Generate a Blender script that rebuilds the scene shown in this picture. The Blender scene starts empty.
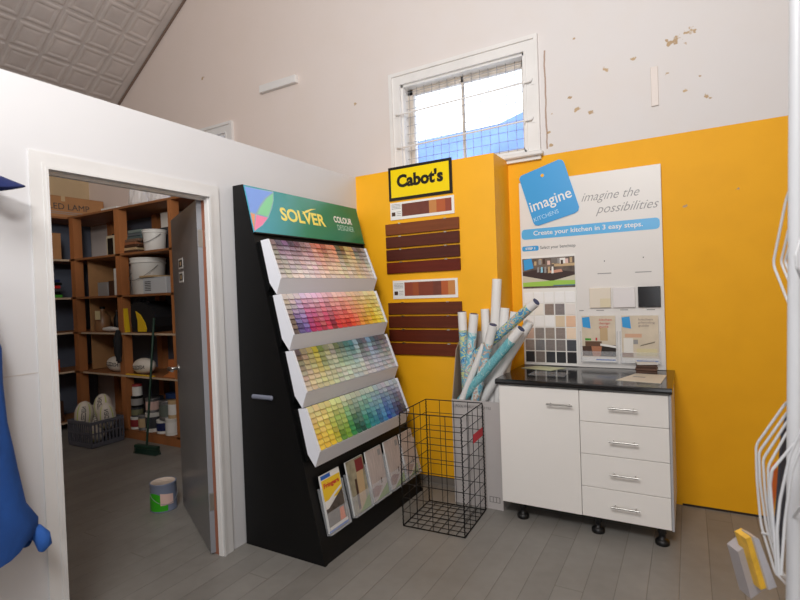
import bpy, math, random, colorsys
from mathutils import Vector, Matrix
random.seed(7)
S = bpy.context.scene
COL = S.collection
PI = math.pi

# ---------------------------------------------------------------- camera
CAM = Vector((2.3661, -3.7998, 1.4917)); YAW, PITCH, ROLL, FPX = 0.5202, -0.0176, -0.0367, 503.83
FW = Vector((-math.sin(YAW)*math.cos(PITCH), math.cos(YAW)*math.cos(PITCH), math.sin(PITCH)))
_r = Vector((math.cos(YAW), math.sin(YAW), 0)); _u = _r.cross(FW)
RT = _r*math.cos(ROLL) + _u*math.sin(ROLL); UP = -_r*math.sin(ROLL) + _u*math.cos(ROLL)
cd = bpy.data.cameras.new('camera'); cam = bpy.data.objects.new('camera', cd); COL.objects.link(cam)
cam.matrix_world = Matrix(((RT.x, UP.x, -FW.x, CAM.x), (RT.y, UP.y, -FW.y, CAM.y), (RT.z, UP.z, -FW.z, CAM.z), (0, 0, 0, 1)))
cd.sensor_width = 36; cd.lens = FPX/800*36; cd.clip_start = .02
cd.dof.use_dof = True; cd.dof.focus_distance = 3.4; cd.dof.aperture_fstop = 3.2
S.camera = cam

def at(u, v, ax, val):                       # a point of the photograph carried onto a plane of the room
    d = FW + RT*((u-400)/FPX) - UP*((v-300)/FPX)
    i = 'xyz'.index(ax)
    return CAM + d*((val-CAM[i])/d[i])
def dep(u, v, z): return CAM + (FW + RT*((u-400)/FPX) - UP*((v-300)/FPX))*z

# ---------------------------------------------------------------- light and exposure
S.view_settings.view_transform = 'Standard'; S.view_settings.look = 'None'
S.view_settings.gamma = 1; S.view_settings.exposure = 0.12
W = bpy.data.worlds.new('sky'); S.world = W; W.use_nodes = True
W.node_tree.nodes['Background'].inputs[0].default_value = (.86, .92, 1, 1)
W.node_tree.nodes['Background'].inputs[1].default_value = 2.6
def area(name, loc, target, size, energy, color=(1, 1, 1)):
    l = bpy.data.lights.new(name, 'AREA'); l.shape = 'SQUARE'; l.size = size; l.energy = energy; l.color = color
    o = bpy.data.objects.new(name, l); COL.objects.link(o); o.location = loc
    o.rotation_euler = (Vector(target)-Vector(loc)).to_track_quat('-Z', 'Y').to_euler(); return o
area('bounce_light', (1.9, -4.4, 3.9), (1.3, -.2, 1.9), 1.1, 84, (1, .985, .965))
area('flash_to_ceiling', (2.2, -4.2, 2.9), (-1.6, -1.8, 7.0), .5, 90, (1, .975, .955))
area('front_fill_light', (3.0, -7.6, 2.2), (1.0, 0, 1.6), 2.6, 45, (.93, .96, 1))  # added cool fill lamp; the front wall has no opening

# ---------------------------------------------------------------- materials
def lin(c): return tuple(((x/255)/12.92 if x/255 <= .04045 else ((x/255+.055)/1.055)**2.4) for x in c)
MATS = {}
def mat(name, rgb, rough=.5, metal=0, var=.0, vs=8, bump=0, bs=60, coat=0, spec=.5, stretch=None):
    if name in MATS: return MATS[name]
    m = bpy.data.materials.new(name); m.use_nodes = True; nt = m.node_tree; N = nt.nodes; b = N['Principled BSDF']
    c = lin(rgb); b.inputs['Base Color'].default_value = (*c, 1); b.inputs['Roughness'].default_value = rough
    b.inputs['Metallic'].default_value = metal; b.inputs['Coat Weight'].default_value = coat
    b.inputs['Specular IOR Level'].default_value = spec
    if var or bump:
        tc = N.new('ShaderNodeTexCoord'); mp = N.new('ShaderNodeMapping'); nt.links.new(tc.outputs['Object'], mp.inputs[0])
        if stretch: mp.inputs['Scale'].default_value = stretch
    if var:
        no = N.new('ShaderNodeTexNoise'); no.inputs['Scale'].default_value = vs; no.inputs['Detail'].default_value = 6
        nt.links.new(mp.outputs[0], no.inputs[0])
        r = N.new('ShaderNodeValToRGB'); r.color_ramp.elements[0].position = .3; r.color_ramp.elements[1].position = .72
        r.color_ramp.elements[0].color = (*[x*(1-var) for x in c], 1); r.color_ramp.elements[1].color = (*[min(1, x*(1+var)) for x in c], 1)
        nt.links.new(no.outputs[0], r.inputs[0]); nt.links.new(r.outputs[0], b.inputs['Base Color'])
    if bump:
        n2 = N.new('ShaderNodeTexNoise'); n2.inputs['Scale'].default_value = bs; nt.links.new(mp.outputs[0], n2.inputs[0])
        bp = N.new('ShaderNodeBump'); bp.inputs['Strength'].default_value = bump; bp.inputs['Distance'].default_value = .004
        nt.links.new(n2.outputs[0], bp.inputs['Height']); nt.links.new(bp.outputs[0], b.inputs['Normal'])
    MATS[name] = m; return m

# ---------------------------------------------------------------- mesh builder
class MB:
    def __init__(s): s.v = []; s.f = []; s.mi = []; s.sm = []; s.mats = []
    def m(s, mt):
        if mt not in s.mats: s.mats.append(mt)
        return s.mats.index(mt)
    def add(s, vs, fs, mt, smooth=False):
        k = len(s.v); s.v += [Vector(p) for p in vs]; i = s.m(mt)
        for f in fs: s.f.append([k+a for a in f]); s.mi.append(i); s.sm.append(smooth)
        return s
    def box(s, a, b, mt, M=None):
        x0, x1 = sorted((a[0], b[0])); y0, y1 = sorted((a[1], b[1])); z0, z1 = sorted((a[2], b[2]))
        vs = [Vector((x, y, z)) for z in (z0, z1) for y in (y0, y1) for x in (x0, x1)]
        if M: vs = [M @ p for p in vs]
        return s.add(vs, [(0, 2, 3, 1), (4, 5, 7, 6), (0, 1, 5, 4), (2, 6, 7, 3), (0, 4, 6, 2), (1, 3, 7, 5)], mt)
    def bevbox(s, a, b, mt, r=.005, M=None):       # box with chamfered edges
        x0, x1 = sorted((a[0], b[0])); y0, y1 = sorted((a[1], b[1])); z0, z1 = sorted((a[2], b[2]))
        def oct(i): return [(x0+i, y0+r+i*0), (x0+r, y0+i)]
        ring = lambda z, i: [(x0+r, y0+i, z), (x1-r, y0+i, z), (x1-i, y0+r, z), (x1-i, y1-r, z), (x1-r, y1-i, z), (x0+r, y1-i, z), (x0+i, y1-r, z), (x0+i, y0+r, z)]
        rings = [ring(z0, r*.99), ring(z0+r, 0), ring(z1-r, 0), ring(z1, r*.99)]
        vs = [Vector(p) for q in rings for p in q]
        if M: vs = [M @ p for p in vs]
        fs = [tuple(range(7, -1, -1)), tuple(range(24, 32))]
        for k in range(3):
            for j in range(8): fs.append((k*8+j, k*8+(j+1) % 8, k*8+8+(j+1) % 8, k*8+8+j))
        return s.add(vs, fs, mt)
    def prism(s, poly, d, mt):                     # polygon (3d points) swept by the vector d
        n = len(poly); p = [Vector(q) for q in poly]; d = Vector(d)
        return s.add(p+[q+d for q in p], [tuple(range(n-1, -1, -1)), tuple(range(n, 2*n))]+[(i, (i+1) % n, n+(i+1) % n, n+i) for i in range(n)], mt)
    def poly(s, pts, mt): return s.add(pts, [tuple(range(len(pts)))], mt)
    def tube(s, pts, r, mt, n=8, cap=True, radii=None, smooth=True):
        pts = [Vector(p) for p in pts]; rings = []; prev = None
        for i, p in enumerate(pts):
            t = (pts[min(i+1, len(pts)-1)]-pts[max(i-1, 0)]).normalized()
            if prev is None:
                a = Vector((0, 0, 1)) if abs(t.z) < .9 else Vector((1, 0, 0)); u = t.cross(a).normalized()
            else: u = (prev-t*prev.dot(t)).normalized()
            w = t.cross(u); prev = u; rr = radii[i] if radii else r
            rings.append([p+(u*math.cos(2*PI*j/n)+w*math.sin(2*PI*j/n))*rr for j in range(n)])
        fs = []
        for i in range(len(pts)-1):
            for j in range(n): fs.append((i*n+j, i*n+(j+1) % n, (i+1)*n+(j+1) % n, (i+1)*n+j))
        s.add([q for r_ in rings for q in r_], fs, mt, smooth)
        if cap:
            s.add(rings[0], [tuple(range(n-1, -1, -1))], mt); s.add(rings[-1], [tuple(range(n))], mt)
        return s
    def lathe(s, c, prof, mt, n=24, M=None, smooth=True):
        c = Vector(c); vs = []; fs = []
        for r, z in prof:
            for j in range(n):
                p = Vector((r*math.cos(2*PI*j/n), r*math.sin(2*PI*j/n), z)); vs.append(c+(M @ p if M else p))
        for i in range(len(prof)-1):
            for j in range(n): fs.append((i*n+j, i*n+(j+1) % n, (i+1)*n+(j+1) % n, (i+1)*n+j))
        s.add(vs, fs, mt, smooth)
        if prof[0][0] > .0005: s.add(vs[:n], [tuple(range(n-1, -1, -1))], mt)
        if prof[-1][0] > .0005: s.add(vs[-n:], [tuple(range(n))], mt)
        return s
    def build(s, name, parent=None, origin=None):
        o0 = parent_origin(parent) if parent is not None else Vector(origin if origin is not None else (0, 0, 0))
        me = bpy.data.meshes.new(name); me.from_pydata([tuple(p-o0) for p in s.v], [], s.f)
        for m_ in s.mats: me.materials.append(m_)
        me.polygons.foreach_set('material_index', s.mi); me.polygons.foreach_set('use_smooth', s.sm); me.update()
        o = bpy.data.objects.new(name, me); COL.objects.link(o)
        if parent is not None: o.parent = parent; WO[o.name] = o0
        else: o.location = o0; WO[o.name] = o0
        return o
WO = {}
def parent_origin(p): return WO[p.name]
def tag(o, label=None, cat=None, group=None, kind=None):
    if label: o['label'] = label
    if cat: o['category'] = cat
    if group: o['group'] = group
    if kind: o['kind'] = kind
    return o
def thing(name, loc, label, cat, group=None):
    o = bpy.data.objects.new(name, None); COL.objects.link(o); o.location = loc; o.empty_display_size = .05
    WO[o.name] = Vector(loc); return tag(o, label, cat, group)
def struct(o): o['kind'] = 'structure'; return o
def frame(o, a, b):                               # origin, right axis, up axis -> matrix (z out of the surface)
    a = Vector(a).normalized(); b = Vector(b).normalized(); n = a.cross(b)
    return Matrix(((a.x, b.x, n.x, o[0]), (a.y, b.y, n.y, o[1]), (a.z, b.z, n.z, o[2]), (0, 0, 0, 1)))
def text(body, M, width, height, mt, parent, name='lettering', bold=0, shear=0, ext=.0006, space=1, kind=None):
    cu = bpy.data.curves.new(name, 'FONT'); cu.body = body; cu.size = 1; cu.shear = shear; cu.offset = bold; cu.space_character = space
    cu.extrude = .01; cu.resolution_u = 3
    t = bpy.data.objects.new('tmp', cu); COL.objects.link(t)
    me0 = bpy.data.meshes.new_from_object(t.evaluated_get(bpy.context.evaluated_depsgraph_get()))
    xs = [v.co.x for v in me0.vertices]; ys = [v.co.y for v in me0.vertices]; x0, x1, y0, y1 = min(xs), max(xs), min(ys), max(ys)
    B = MB(); i = B.m(mt)
    vs = [M @ Vector(((v.co.x-x0)/(x1-x0)*width, (v.co.y-y0)/(y1-y0)*height, ext if v.co.z > 0 else 0)) for v in me0.vertices]
    B.add(vs, [tuple(p.vertices) for p in me0.polygons], mt)
    bpy.data.objects.remove(t); bpy.data.curves.remove(cu); bpy.data.meshes.remove(me0)
    return B.build(name, parent)
def offs(M, x, y, z=0): return M @ Matrix.Translation((x, y, z))
def shape(B, M, pts, mt, z=.0004): B.poly([M @ Vector((a, b, z)) for a, b in pts], mt); return B
def rect(B, M, x0, y0, x1, y1, mt, z=.0004): return shape(B, M, [(x0, y0), (x1, y0), (x1, y1), (x0, y1)], mt, z)
def rrect(x0, y0, x1, y1, r, n=4):
    P = []
    for cx, cy, a in ((x1-r, y0+r, -90), (x1-r, y1-r, 0), (x0+r, y1-r, 90), (x0+r, y0+r, 180)):
        for k in range(n+1): t = math.radians(a+90*k/n); P.append((cx+r*math.cos(t), cy+r*math.sin(t)))
    return P
XA, YA, ZA = (1, 0, 0), (0, 1, 0), (0, 0, 1)

# common materials
WHITE = mat('white_paint', (232, 230, 227), .55, var=.03, vs=3)
TRIM = mat('white_trim_paint', (228, 226, 224), .4, var=.04, vs=6)
BLACK = mat('black_laminate', (7, 7, 8), .5, spec=.3)
PRINTW = mat('printed_white', (236, 234, 230), .35)
DARKT = mat('dark_ink', (60, 60, 62), .5)
CHROME = mat('brushed_steel', (190, 188, 184), .28, 1)
TIMBER = mat('raw_pine', (170, 108, 62), .6, var=.22, vs=5, stretch=(1, 1, .2))
PLY = mat('plywood', (176, 130, 86), .6, var=.12, vs=4)
CARD = mat('cardboard', (176, 128, 84), .8, var=.08, vs=6)
PLWHITE = mat('white_plastic', (226, 224, 218), .35)
DGREY = mat('dark_grey_plastic', (62, 64, 70), .5)
YELPRINT = mat('yellow_print', (240, 200, 40), .4)
SKYBLUE = mat('tag_blue', (58, 158, 222), .35)
GREEN = mat('bright_green', (70, 160, 50), .4)
RED = mat('red_print', (200, 40, 40), .4)
NAVY = mat('navy_plastic', (24, 34, 84), .4)
ORANGE = mat('orange_print', (226, 110, 40), .5)
BROWN = mat('dark_brown', (72, 46, 32), .5)
TAN = mat('tan_print', (196, 168, 128), .5)
GREYP = mat('grey_print', (150, 148, 146), .5)
PINK = mat('pale_pink_print', (225, 190, 180), .5)
TEAL = mat('teal_print', (60, 160, 180), .5)
MIDBLUE = mat('mid_blue_print', (40, 100, 190), .45)
PALEBLUE = mat('pale_blue_print', (150, 205, 225), .5)

# ---------------------------------------------------------------- structure: floor
def floor_mat():
    m = bpy.data.materials.new('painted_floorboards'); m.use_nodes = True; nt = m.node_tree; N = nt.nodes; L = nt.links; b = N['Principled BSDF']
    tc = N.new('ShaderNodeTexCoord'); sp = N.new('ShaderNodeSeparateXYZ'); L.new(tc.outputs['Object'], sp.inputs[0])
    def M(op, a, b_=None, clamp=False):
        n = N.new('ShaderNodeMath'); n.operation = op; n.use_clamp = clamp
        for i, x in enumerate((a, b_)):
            if x is None: continue
            if isinstance(x, (int, float)): n.inputs[i].default_value = x
            else: L.new(x, n.inputs[i])
        return n.outputs[0]
    bx = M('DIVIDE', sp.outputs['X'], .135); fr = M('FRACT', bx); cell = M('FLOOR', bx)
    d = M('MINIMUM', fr, M('SUBTRACT', 1, fr)); groove = M('LESS_THAN', d, .009)
    soft = M('MULTIPLY', d, 30, True)
    wn = N.new('ShaderNodeTexWhiteNoise'); wn.noise_dimensions = '1D'; L.new(cell, wn.inputs['W'])
    # butt joints
    ys = M('DIVIDE', M('ADD', sp.outputs['Y'], M('MULTIPLY', wn.outputs[0], 7)), 4.3); fy = M('FRACT', ys); joint = M('LESS_THAN', fy, .0016)
    no = N.new('ShaderNodeTexNoise'); no.inputs['Scale'].default_value = 2.2; no.inputs['Detail'].default_value = 8; L.new(tc.outputs['Object'], no.inputs[0])
    n2 = N.new('ShaderNodeTexNoise'); n2.inputs['Scale'].default_value = 14; n2.inputs['Detail'].default_value = 4; L.new(tc.outputs['Object'], n2.inputs[0])
    r = N.new('ShaderNodeValToRGB'); e = r.color_ramp.elements
    e[0].position = .3; e[0].color = (*lin((122, 119, 114)), 1); e[1].position = .7; e[1].color = (*lin((144, 141, 136)), 1)
    v = M('ADD', M('MULTIPLY', no.outputs[0], .6), M('ADD', M('MULTIPLY', n2.outputs[0], .25), M('MULTIPLY', wn.outputs[0], .15))); L.new(v, r.inputs[0])
    mx = N.new('ShaderNodeMix'); mx.data_type = 'RGBA'; mx.inputs['B'].default_value = (*lin((70, 62, 54)), 1)
    L.new(M('MULTIPLY', M('MAXIMUM', groove, M('MULTIPLY', joint, .6)), .55), mx.inputs['Factor']); L.new(r.outputs[0], mx.inputs['A']); L.new(mx.outputs['Result'], b.inputs['Base Color'])
    b.inputs['Roughness'].default_value = .42; b.inputs['Specular IOR Level'].default_value = .35
    bp = N.new('ShaderNodeBump'); bp.inputs['Strength'].default_value = .35; bp.inputs['Distance'].default_value = .004; L.new(soft, bp.inputs['Height']); L.new(bp.outputs[0], b.inputs['Normal'])
    return m
struct(MB().box((-4.5, -8.2, -.12), (4.4, .25, 0), floor_mat()).build('floor'))

# ---------------------------------------------------------------- structure: back wall (paint line at 2.456 m), old patches
def back_wall_mat():
    m = bpy.data.materials.new('back_wall_paint'); m.use_nodes = True; nt = m.node_tree; N = nt.nodes; L = nt.links; b = N['Principled BSDF']
    tc = N.new('ShaderNodeTexCoord'); sp = N.new('ShaderNodeSeparateXYZ'); L.new(tc.outputs['Object'], sp.inputs[0])
    def M(op, a, b_=None, c=None, clamp=False):
        n = N.new('ShaderNodeMath'); n.operation = op; n.use_clamp = clamp
        for i, x in enumerate((a, b_, c)):
            if x is None: continue
            if isinstance(x, (int, float)): n.inputs[i].default_value = x
            else: L.new(x, n.inputs[i])
        return n.outputs[0]
    def noise(s, d=5):
        n = N.new('ShaderNodeTexNoise'); n.inputs['Scale'].default_value = s; n.inputs['Detail'].default_value = d; L.new(tc.outputs['Object'], n.inputs[0]); return n.outputs[0]
    low = M('LESS_THAN', sp.outputs['Z'], 2.456)
    low = M('MULTIPLY', low, M('GREATER_THAN', sp.outputs['X'], .6))
    def mix(f, A, B):
        n = N.new('ShaderNodeMix'); n.data_type = 'RGBA'
        for k, x in (('Factor', f), ('A', A), ('B', B)):
            if isinstance(x, tuple): n.inputs[k].default_value = (*x, 1)
            elif isinstance(x, (int, float)): n.inputs[k].default_value = x
            else: L.new(x, n.inputs[k])
        return n.outputs['Result']
    warm = M('MULTIPLY_ADD', sp.outputs['X'], .30, .5, True)
    wh = mix(warm, lin((228, 214, 206)), lin((219, 215, 214)))
    wh = mix(M('MULTIPLY', M('SUBTRACT', noise(3.0), .45, clamp=True), .6), wh, lin((220, 205, 190)))
    ye = mix(M('MULTIPLY', M('SUBTRACT', noise(5.0), .4, clamp=True), .8), lin((244, 176, 18)), lin((222, 154, 10)))
    c = mix(low, wh, ye)
    # flaked spots where the paint has come away
    tot = None
    for (x, z, r_) in [(2.33, 3.06, .11), (2.42, 3.10, .07), (1.66, 2.83, .05), (1.70, 2.74, .06), (1.80, 2.70, .05), (2.37, 2.72, .05), (2.5, 2.66, .05), (1.9, 2.98, .05), (2.08, 3.0, .05),
                       (1.51, 2.62, .04), (1.52, 2.52, .05), (1.53, 2.75, .03), (3.0, 3.04, .04), (2.28, 2.86, .04), (2.46, 2.80, .03), (1.7, 3.25, .03), (2.65, 2.05, .04), (2.36, 1.98, .03), (-.2, 3.2, .04), (-2.2, 3.9, .06)]:
        dx = M('SUBTRACT', sp.outputs['X'], x); dz = M('SUBTRACT', sp.outputs['Z'], z)
        d = M('SQRT', M('ADD', M('MULTIPLY', dx, dx), M('MULTIPLY', M('MULTIPLY', dz, dz), 1.6)))
        w = M('SUBTRACT', 1, M('DIVIDE', d, r_), clamp=True); tot = w if tot is None else M('MAXIMUM', tot, w)
    fl = M('MULTIPLY', M('SUBTRACT', M('ADD', M('MULTIPLY', tot, .45), noise(30, 9)), .80, clamp=True), 14, clamp=True)
    fl = M('MULTIPLY', fl, M('GREATER_THAN', tot, .01))
    c = mix(fl, c, mix(noise(9), lin((206, 180, 140)), lin((160, 132, 104))))
    # ragged crack down the edge of the window casing
    cx = M('ABSOLUTE', M('SUBTRACT', M('ADD', sp.outputs['X'], M('MULTIPLY', M('SUBTRACT', noise(6), .5), .03)), 1.487))
    ck = M('MULTIPLY', M('LESS_THAN', cx, .006), M('MULTIPLY', M('GREATER_THAN', sp.outputs['Z'], 2.5), M('LESS_THAN', sp.outputs['Z'], 3.22)))
    c = mix(M('MULTIPLY', ck, .75), c, lin((150, 112, 84)))
    L.new(c, b.inputs['Base Color']); b.inputs['Roughness'].default_value = .6; b.inputs['Specular IOR Level'].default_value = .3
    bp = N.new('ShaderNodeBump'); bp.inputs['Strength'].default_value = .25; bp.inputs['Distance'].default_value = .01; L.new(noise(7, 7), bp.inputs['Height']); L.new(bp.outputs[0], b.inputs['Normal'])
    return m
BW = back_wall_mat()
WX0, WX1, WZ0, WZ1 = .276, 1.340, 2.505, 3.243
LX0, LX1, LZ0, LZ1 = -2.75, -1.86, 2.505, 3.243       # second window, above the store room
B = MB()
RX, SL, RZ = .6, .665, 4.554+.665*(2.839+.6)         # ridge
edge = lambda x: RZ-SL*abs(x-RX)
xs = [-4.5, LX0, LX1, WX0, RX, WX1, 4.4]
for a, b_ in zip(xs, xs[1:]):
    holes = [(WX0, WX1, WZ0, WZ1), (LX0, LX1, LZ0, LZ1)]
    h = [q for q in holes if q[0] <= a+1e-6 and b_ <= q[1]+1e-6]
    if h:
        B.prism([(a, 0, 0), (b_, 0, 0), (b_, 0, h[0][2]), (a, 0, h[0][2])], (0, .25, 0), BW)
        B.prism([(a, 0, h[0][3]), (b_, 0, h[0][3]), (b_, 0, edge(b_)+.05), (a, 0, edge(a)+.05)], (0, .25, 0), BW)
    else: B.prism([(a, 0, 0), (b_, 0, 0), (b_, 0, edge(b_)+.05), (a, 0, edge(a)+.05)], (0, .25, 0), BW)
struct(B.build('wall_back'))
OFFW = mat('offwhite_wall', (214, 204, 196), .6, var=.04, vs=2)
struct(MB().box((-4.7, -8.2, 0), (-4.5, .25, edge(-4.5)+.05), mat('tan_wall', (196, 172, 136), .7, var=.06, vs=3)).build('wall_left'))
struct(MB().box((4.4, -8.2, 0), (4.6, .25, edge(4.4)+.05), OFFW).build('wall_right'))
struct(MB().prism([(-4.5, -8.2, 0), (4.4, -8.2, 0), (4.4, -8.2, edge(4.4)), (RX, -8.2, RZ), (-4.5, -8.2, edge(-4.5))], (0, -.2, 0), OFFW).build('wall_front'))

# ceiling of pressed metal tiles
TIN = mat('pressed_tin', (192, 183, 178), .42, var=.08, vs=5, spec=.5)
B = MB()
sl = Vector((1, 0, SL)).normalized(); nn = Vector((SL, 0, -1)).normalized()
P0 = Vector((-2.839, 0, 4.554)); s_end = (Vector((RX, 0, RZ))-P0).length
def tin(s, y, h): p = P0+sl*s+nn*h; return (p.x, y, p.z)
# solid slab
B.prism([tin(-2.6, .2, 0), tin(s_end, .2, 0), tin(s_end, .2, -.1), tin(-2.6, .2, -.1)], (0, -8.4, 0), TIN)
T = .30
for i in range(-7, 13):
    for j in range(0, 14):
        s0 = -.48+i*T; y0 = -.09-j*T-T
        if s0+T > s_end: continue
        a, b_ = .012, .045
        q = lambda d, h: [tin(s0+d, y0+d, h), tin(s0+T-d, y0+d, h), tin(s0+T-d, y0+T-d, h), tin(s0+d, y0+T-d, h)]
        rr = [q(a, .002), q(a+.014, .009), q(b_, .009), q(b_+.016, .003), q(T*.22, .003), q(T*.30, .006), q(T*.44, .007)]
        vs = [p for r_ in rr for p in r_]; fs = []
        for k in range(len(rr)-1):
            for e in range(4): fs.append((k*4+e, k*4+(e+1) % 4, k*4+4+(e+1) % 4, k*4+4+e))
        fs.append(tuple(range((len(rr)-1)*4, len(rr)*4)))
        B.add(vs, fs, TIN)
struct(B.build('ceiling'))
B = MB(); tin2 = lambda s, y, h: (2*RX-tin(s, y, h)[0], y, tin(s, y, h)[2])
B.prism([tin2(-2.6, .2, 0), tin2(s_end, .2, 0), tin2(s_end, .2, -.1), tin2(-2.6, .2, -.1)], (0, -8.4, 0), TIN)
struct(B.build('ceiling'))
B = MB().tube([tin(-2.4, -.012, .012), tin(s_end, -.012, .012)], .014, mat('cornice_brown', (120, 100, 88), .6), 6)
struct(B.build('trim_1'))

# ---------------------------------------------------------------- windows
GLASS = bpy.data.materials.new('window_glass'); GLASS.use_nodes = True
_n = GLASS.node_tree; _b = _n.nodes['Principled BSDF']; _b.inputs['Transmission Weight'].default_value = 1; _b.inputs['Roughness'].default_value = .02; _b.inputs['IOR'].default_value = 1.02
_b.inputs['Base Color'].default_value = (.95, .97, 1, 1)
GRIME = mat('weathered_sash', (206, 196, 184), .6, var=.2, vs=14)
WIRE = mat('galvanised_wire', (150, 150, 154), .5, .1)
def make_window(n, x0, x1, z0, z1, full=True):
    w = bpy.data.objects.new('window_%d' % n, None); COL.objects.link(w); w.location = (x0, 0, z0); WO[w.name] = Vector((x0, 0, z0)); struct(w)
    B = MB()                                            # moulded casing
    c = .105
    B.box((x0-c, -.02, z0-.03), (x0, .0, z1+c), TRIM); B.box((x1, -.02, z0-.03), (x1+c, .0, z1+c), TRIM); B.box((x0, -.02, z1), (x1, .0, z1+c), TRIM)
    B.box((x0-c, -.034, z0-.03), (x0-c+.03, -.02, z1+c), TRIM); B.box((x1+c-.03, -.034, z0-.03), (x1+c, -.02, z1+c), TRIM); B.box((x0-c+.03, -.034, z1+c-.03), (x1+c-.03, -.02, z1+c), TRIM)
    B.box((x0-.014, -.028, z0), (x0, -.02, z1), TRIM); B.box((x1, -.028, z0), (x1+.014, -.02, z1), TRIM); B.box((x0, -.028, z1), (x1, -.02, z1+.014), TRIM)
    B.build('window_casing', w)
    B = MB(); B.bevbox((x0-c-.02, -.065, z0-.05), (x1+c+.02, .0, z0-.015), TRIM, .008)
    B.box((x0-c, -.03, z0-.075), (x1+c, 0, z0-.05), TRIM); B.build('window_sill', w)
    B = MB(); t = .018                                   # lining
    B.box((x0, 0, z0), (x0+t, .24, z1), TRIM); B.box((x1-t, 0, z0), (x1, .24, z1), TRIM); B.box((x0, 0, z1-t), (x1, .24, z1), TRIM); B.box((x0, 0, z0), (x1, .24, z0+t), TRIM)
    B.build('window_frame', w)
    B = MB(); s = .045; X0, X1, Z0, Z1 = x0+t, x1-t, z0+t, z1-t
    B.box((X0, .09, Z0), (X0+s, .125, Z1), GRIME); B.box((X1-s*.7, .09, Z0), (X1, .125, Z1), GRIME); B.box((X0, .09, Z1-s), (X1, .125, Z1), GRIME); B.box((X0, .09, Z0), (X1, .125, Z0+s*.8), GRIME)
    mx = X0+(X1-X0)*.49; B.box((mx-.009, .09, Z0), (mx+.009, .12, Z1), GRIME); B.build('window_sash', w)
    MB().box((X0+.01, .105, Z0+.01), (X1-.01, .109, Z1-.01), GLASS).build('window_pane', w)
    B = MB(); g = .071; k = 0                            # wire mesh guard
    x = X0+.03
    while x < X1: B.tube([(x, .055, Z0), (x, .055, Z1)], .0020, WIRE, 4, False); x += g
    z = Z0+.03
    while z < Z1: B.tube([(X0, .052, z), (X1, .052, z)], .0020, WIRE, 4, False); z += g
    B.build('wire_mesh', w)
    if full:
        for zz in (2.985, 2.705):
            B = MB(); B.tube([(x0-.045, -.018, zz+.01), (x0-.035, -.04, zz+.005), (x0, -.045, zz), (x1, -.045, zz+.018), (x1+.05, -.042, zz+.02), (x1+.06, -.018, zz+.045)], .0065, TRIM, 8)
            B.box((x0-.06, -.024, zz-.015), (x0-.03, -.02, zz+.03), TRIM); B.box((x1+.045, -.024, zz+.0), (x1+.075, -.02, zz+.055), TRIM); B.build('security_bar', w)
    return w
make_window(1, WX0, WX1, WZ0, WZ1); make_window(2, LX0, LX1, LZ0, LZ1, False)
B = MB(); BB = mat('blue_cladding', (120, 150, 206), .6, var=.35, vs=1.1)
B.prism([(-6, 5, 0), (6, 5, 0), (6, 5, 4.75), (.6, 5, 4.62), (.0, 5, 4.56), (-.5, 5, 4.42), (-1.3, 5, 4.40), (-6, 5, 4.36)], (0, .3, 0), BB)
tag(B.build('neighbouring_building', origin=(0, 5, 0)), 'blurred blue wall of a building outside the barred window', 'building')

# wooden block on the wall
a = at(263, 91, 'y', 0)
tag(MB().bevbox((-1.325, -.045, 3.530), (-.852, 0, 3.604), TRIM, .004).build('timber_batten', origin=(-1.09, 0, 3.53)), 'short white painted timber block fixed high on the wall above the partition', 'wall batten')
tag(MB().bevbox((2.18, -.012, 2.66), (2.225, 0, 2.92), mat('painted_conduit', (222, 212, 206), .5), .003).build('cover_strip', origin=(2.2, 0, 2.66)), 'narrow painted cover strip low on the white upper wall right of the window', 'cover strip')

# ---------------------------------------------------------------- partition with doorway, yellow return
PW = mat('partition_paint', (209, 209, 211), .5, var=.02, vs=2); CASE = mat('casing_paint', (213, 212, 211), .45, var=.04, vs=5)
HP, DY0, DY1, DH = 2.439, -2.663, -1.83, 2.067
B = MB(); B.box((-.09, -8.2, 0), (0, DY0-.03, HP), PW); B.box((-.09, DY1+.03, 0), (0, -.334, HP), PW); B.box((-.09, DY0-.03, DH+.03), (0, DY1+.03, HP), PW)
struct(B.build('wall_partition'))
B = MB()
for x0, x1, e in ((0, .009, .07), (.009, .013, .022), (.013, .016, .010)):
    B.box((x0, DY0-e, 0), (x1, DY0, DH+e), CASE); B.box((x0, DY1, 0), (x1, DY1+e, DH+e), CASE); B.box((x0, DY0, DH), (x1, DY1, DH+e), CASE)
struct(B.build('trim_2'))
B = MB(); B.box((-.09, DY0-.03, 0), (0, DY0, DH), TRIM); B.box((-.09, DY1, 0), (0, DY1+.03, DH), mat('bare_jamb', (150, 96, 74), .6)); B.box((-.09, DY0-.03, DH), (0, DY1+.03, DH+.03), TRIM)
B.box((-.055, DY0, DH-.014), (-.03, DY1, DH), TRIM); B.box((-.028, DY1-.006, 0), (0, DY1, DH), TRIM)
struct(B.build('trim_3'))
struct(MB().box((0, -3.6, 1.205), (.0012, DY0-.07, 1.209), mat('sheet_joint', (196, 190, 186), .6)).build('trim_4'))
YW = mat('yellow_paint', (246, 178, 18), .5, var=.05, vs=3)
WP = 1.188
B = MB(); B.box((0, -.334, .055), (WP, 0, HP+.01), YW); B.box((-.09, -.334, .0), (0, 0, HP), PW); struct(B.build('wall_return'))
struct(MB().box((0, -.328, 0), (WP-.004, 0, .0552), mat('grey_skirting', (120, 112, 104), .5)).build('baseboard_return'))
struct(MB().box((2.3, -.006, 0), (4.4, 0, .012), mat('floor_gap', (50, 38, 28), .8)).build('baseboard_back'))

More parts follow.
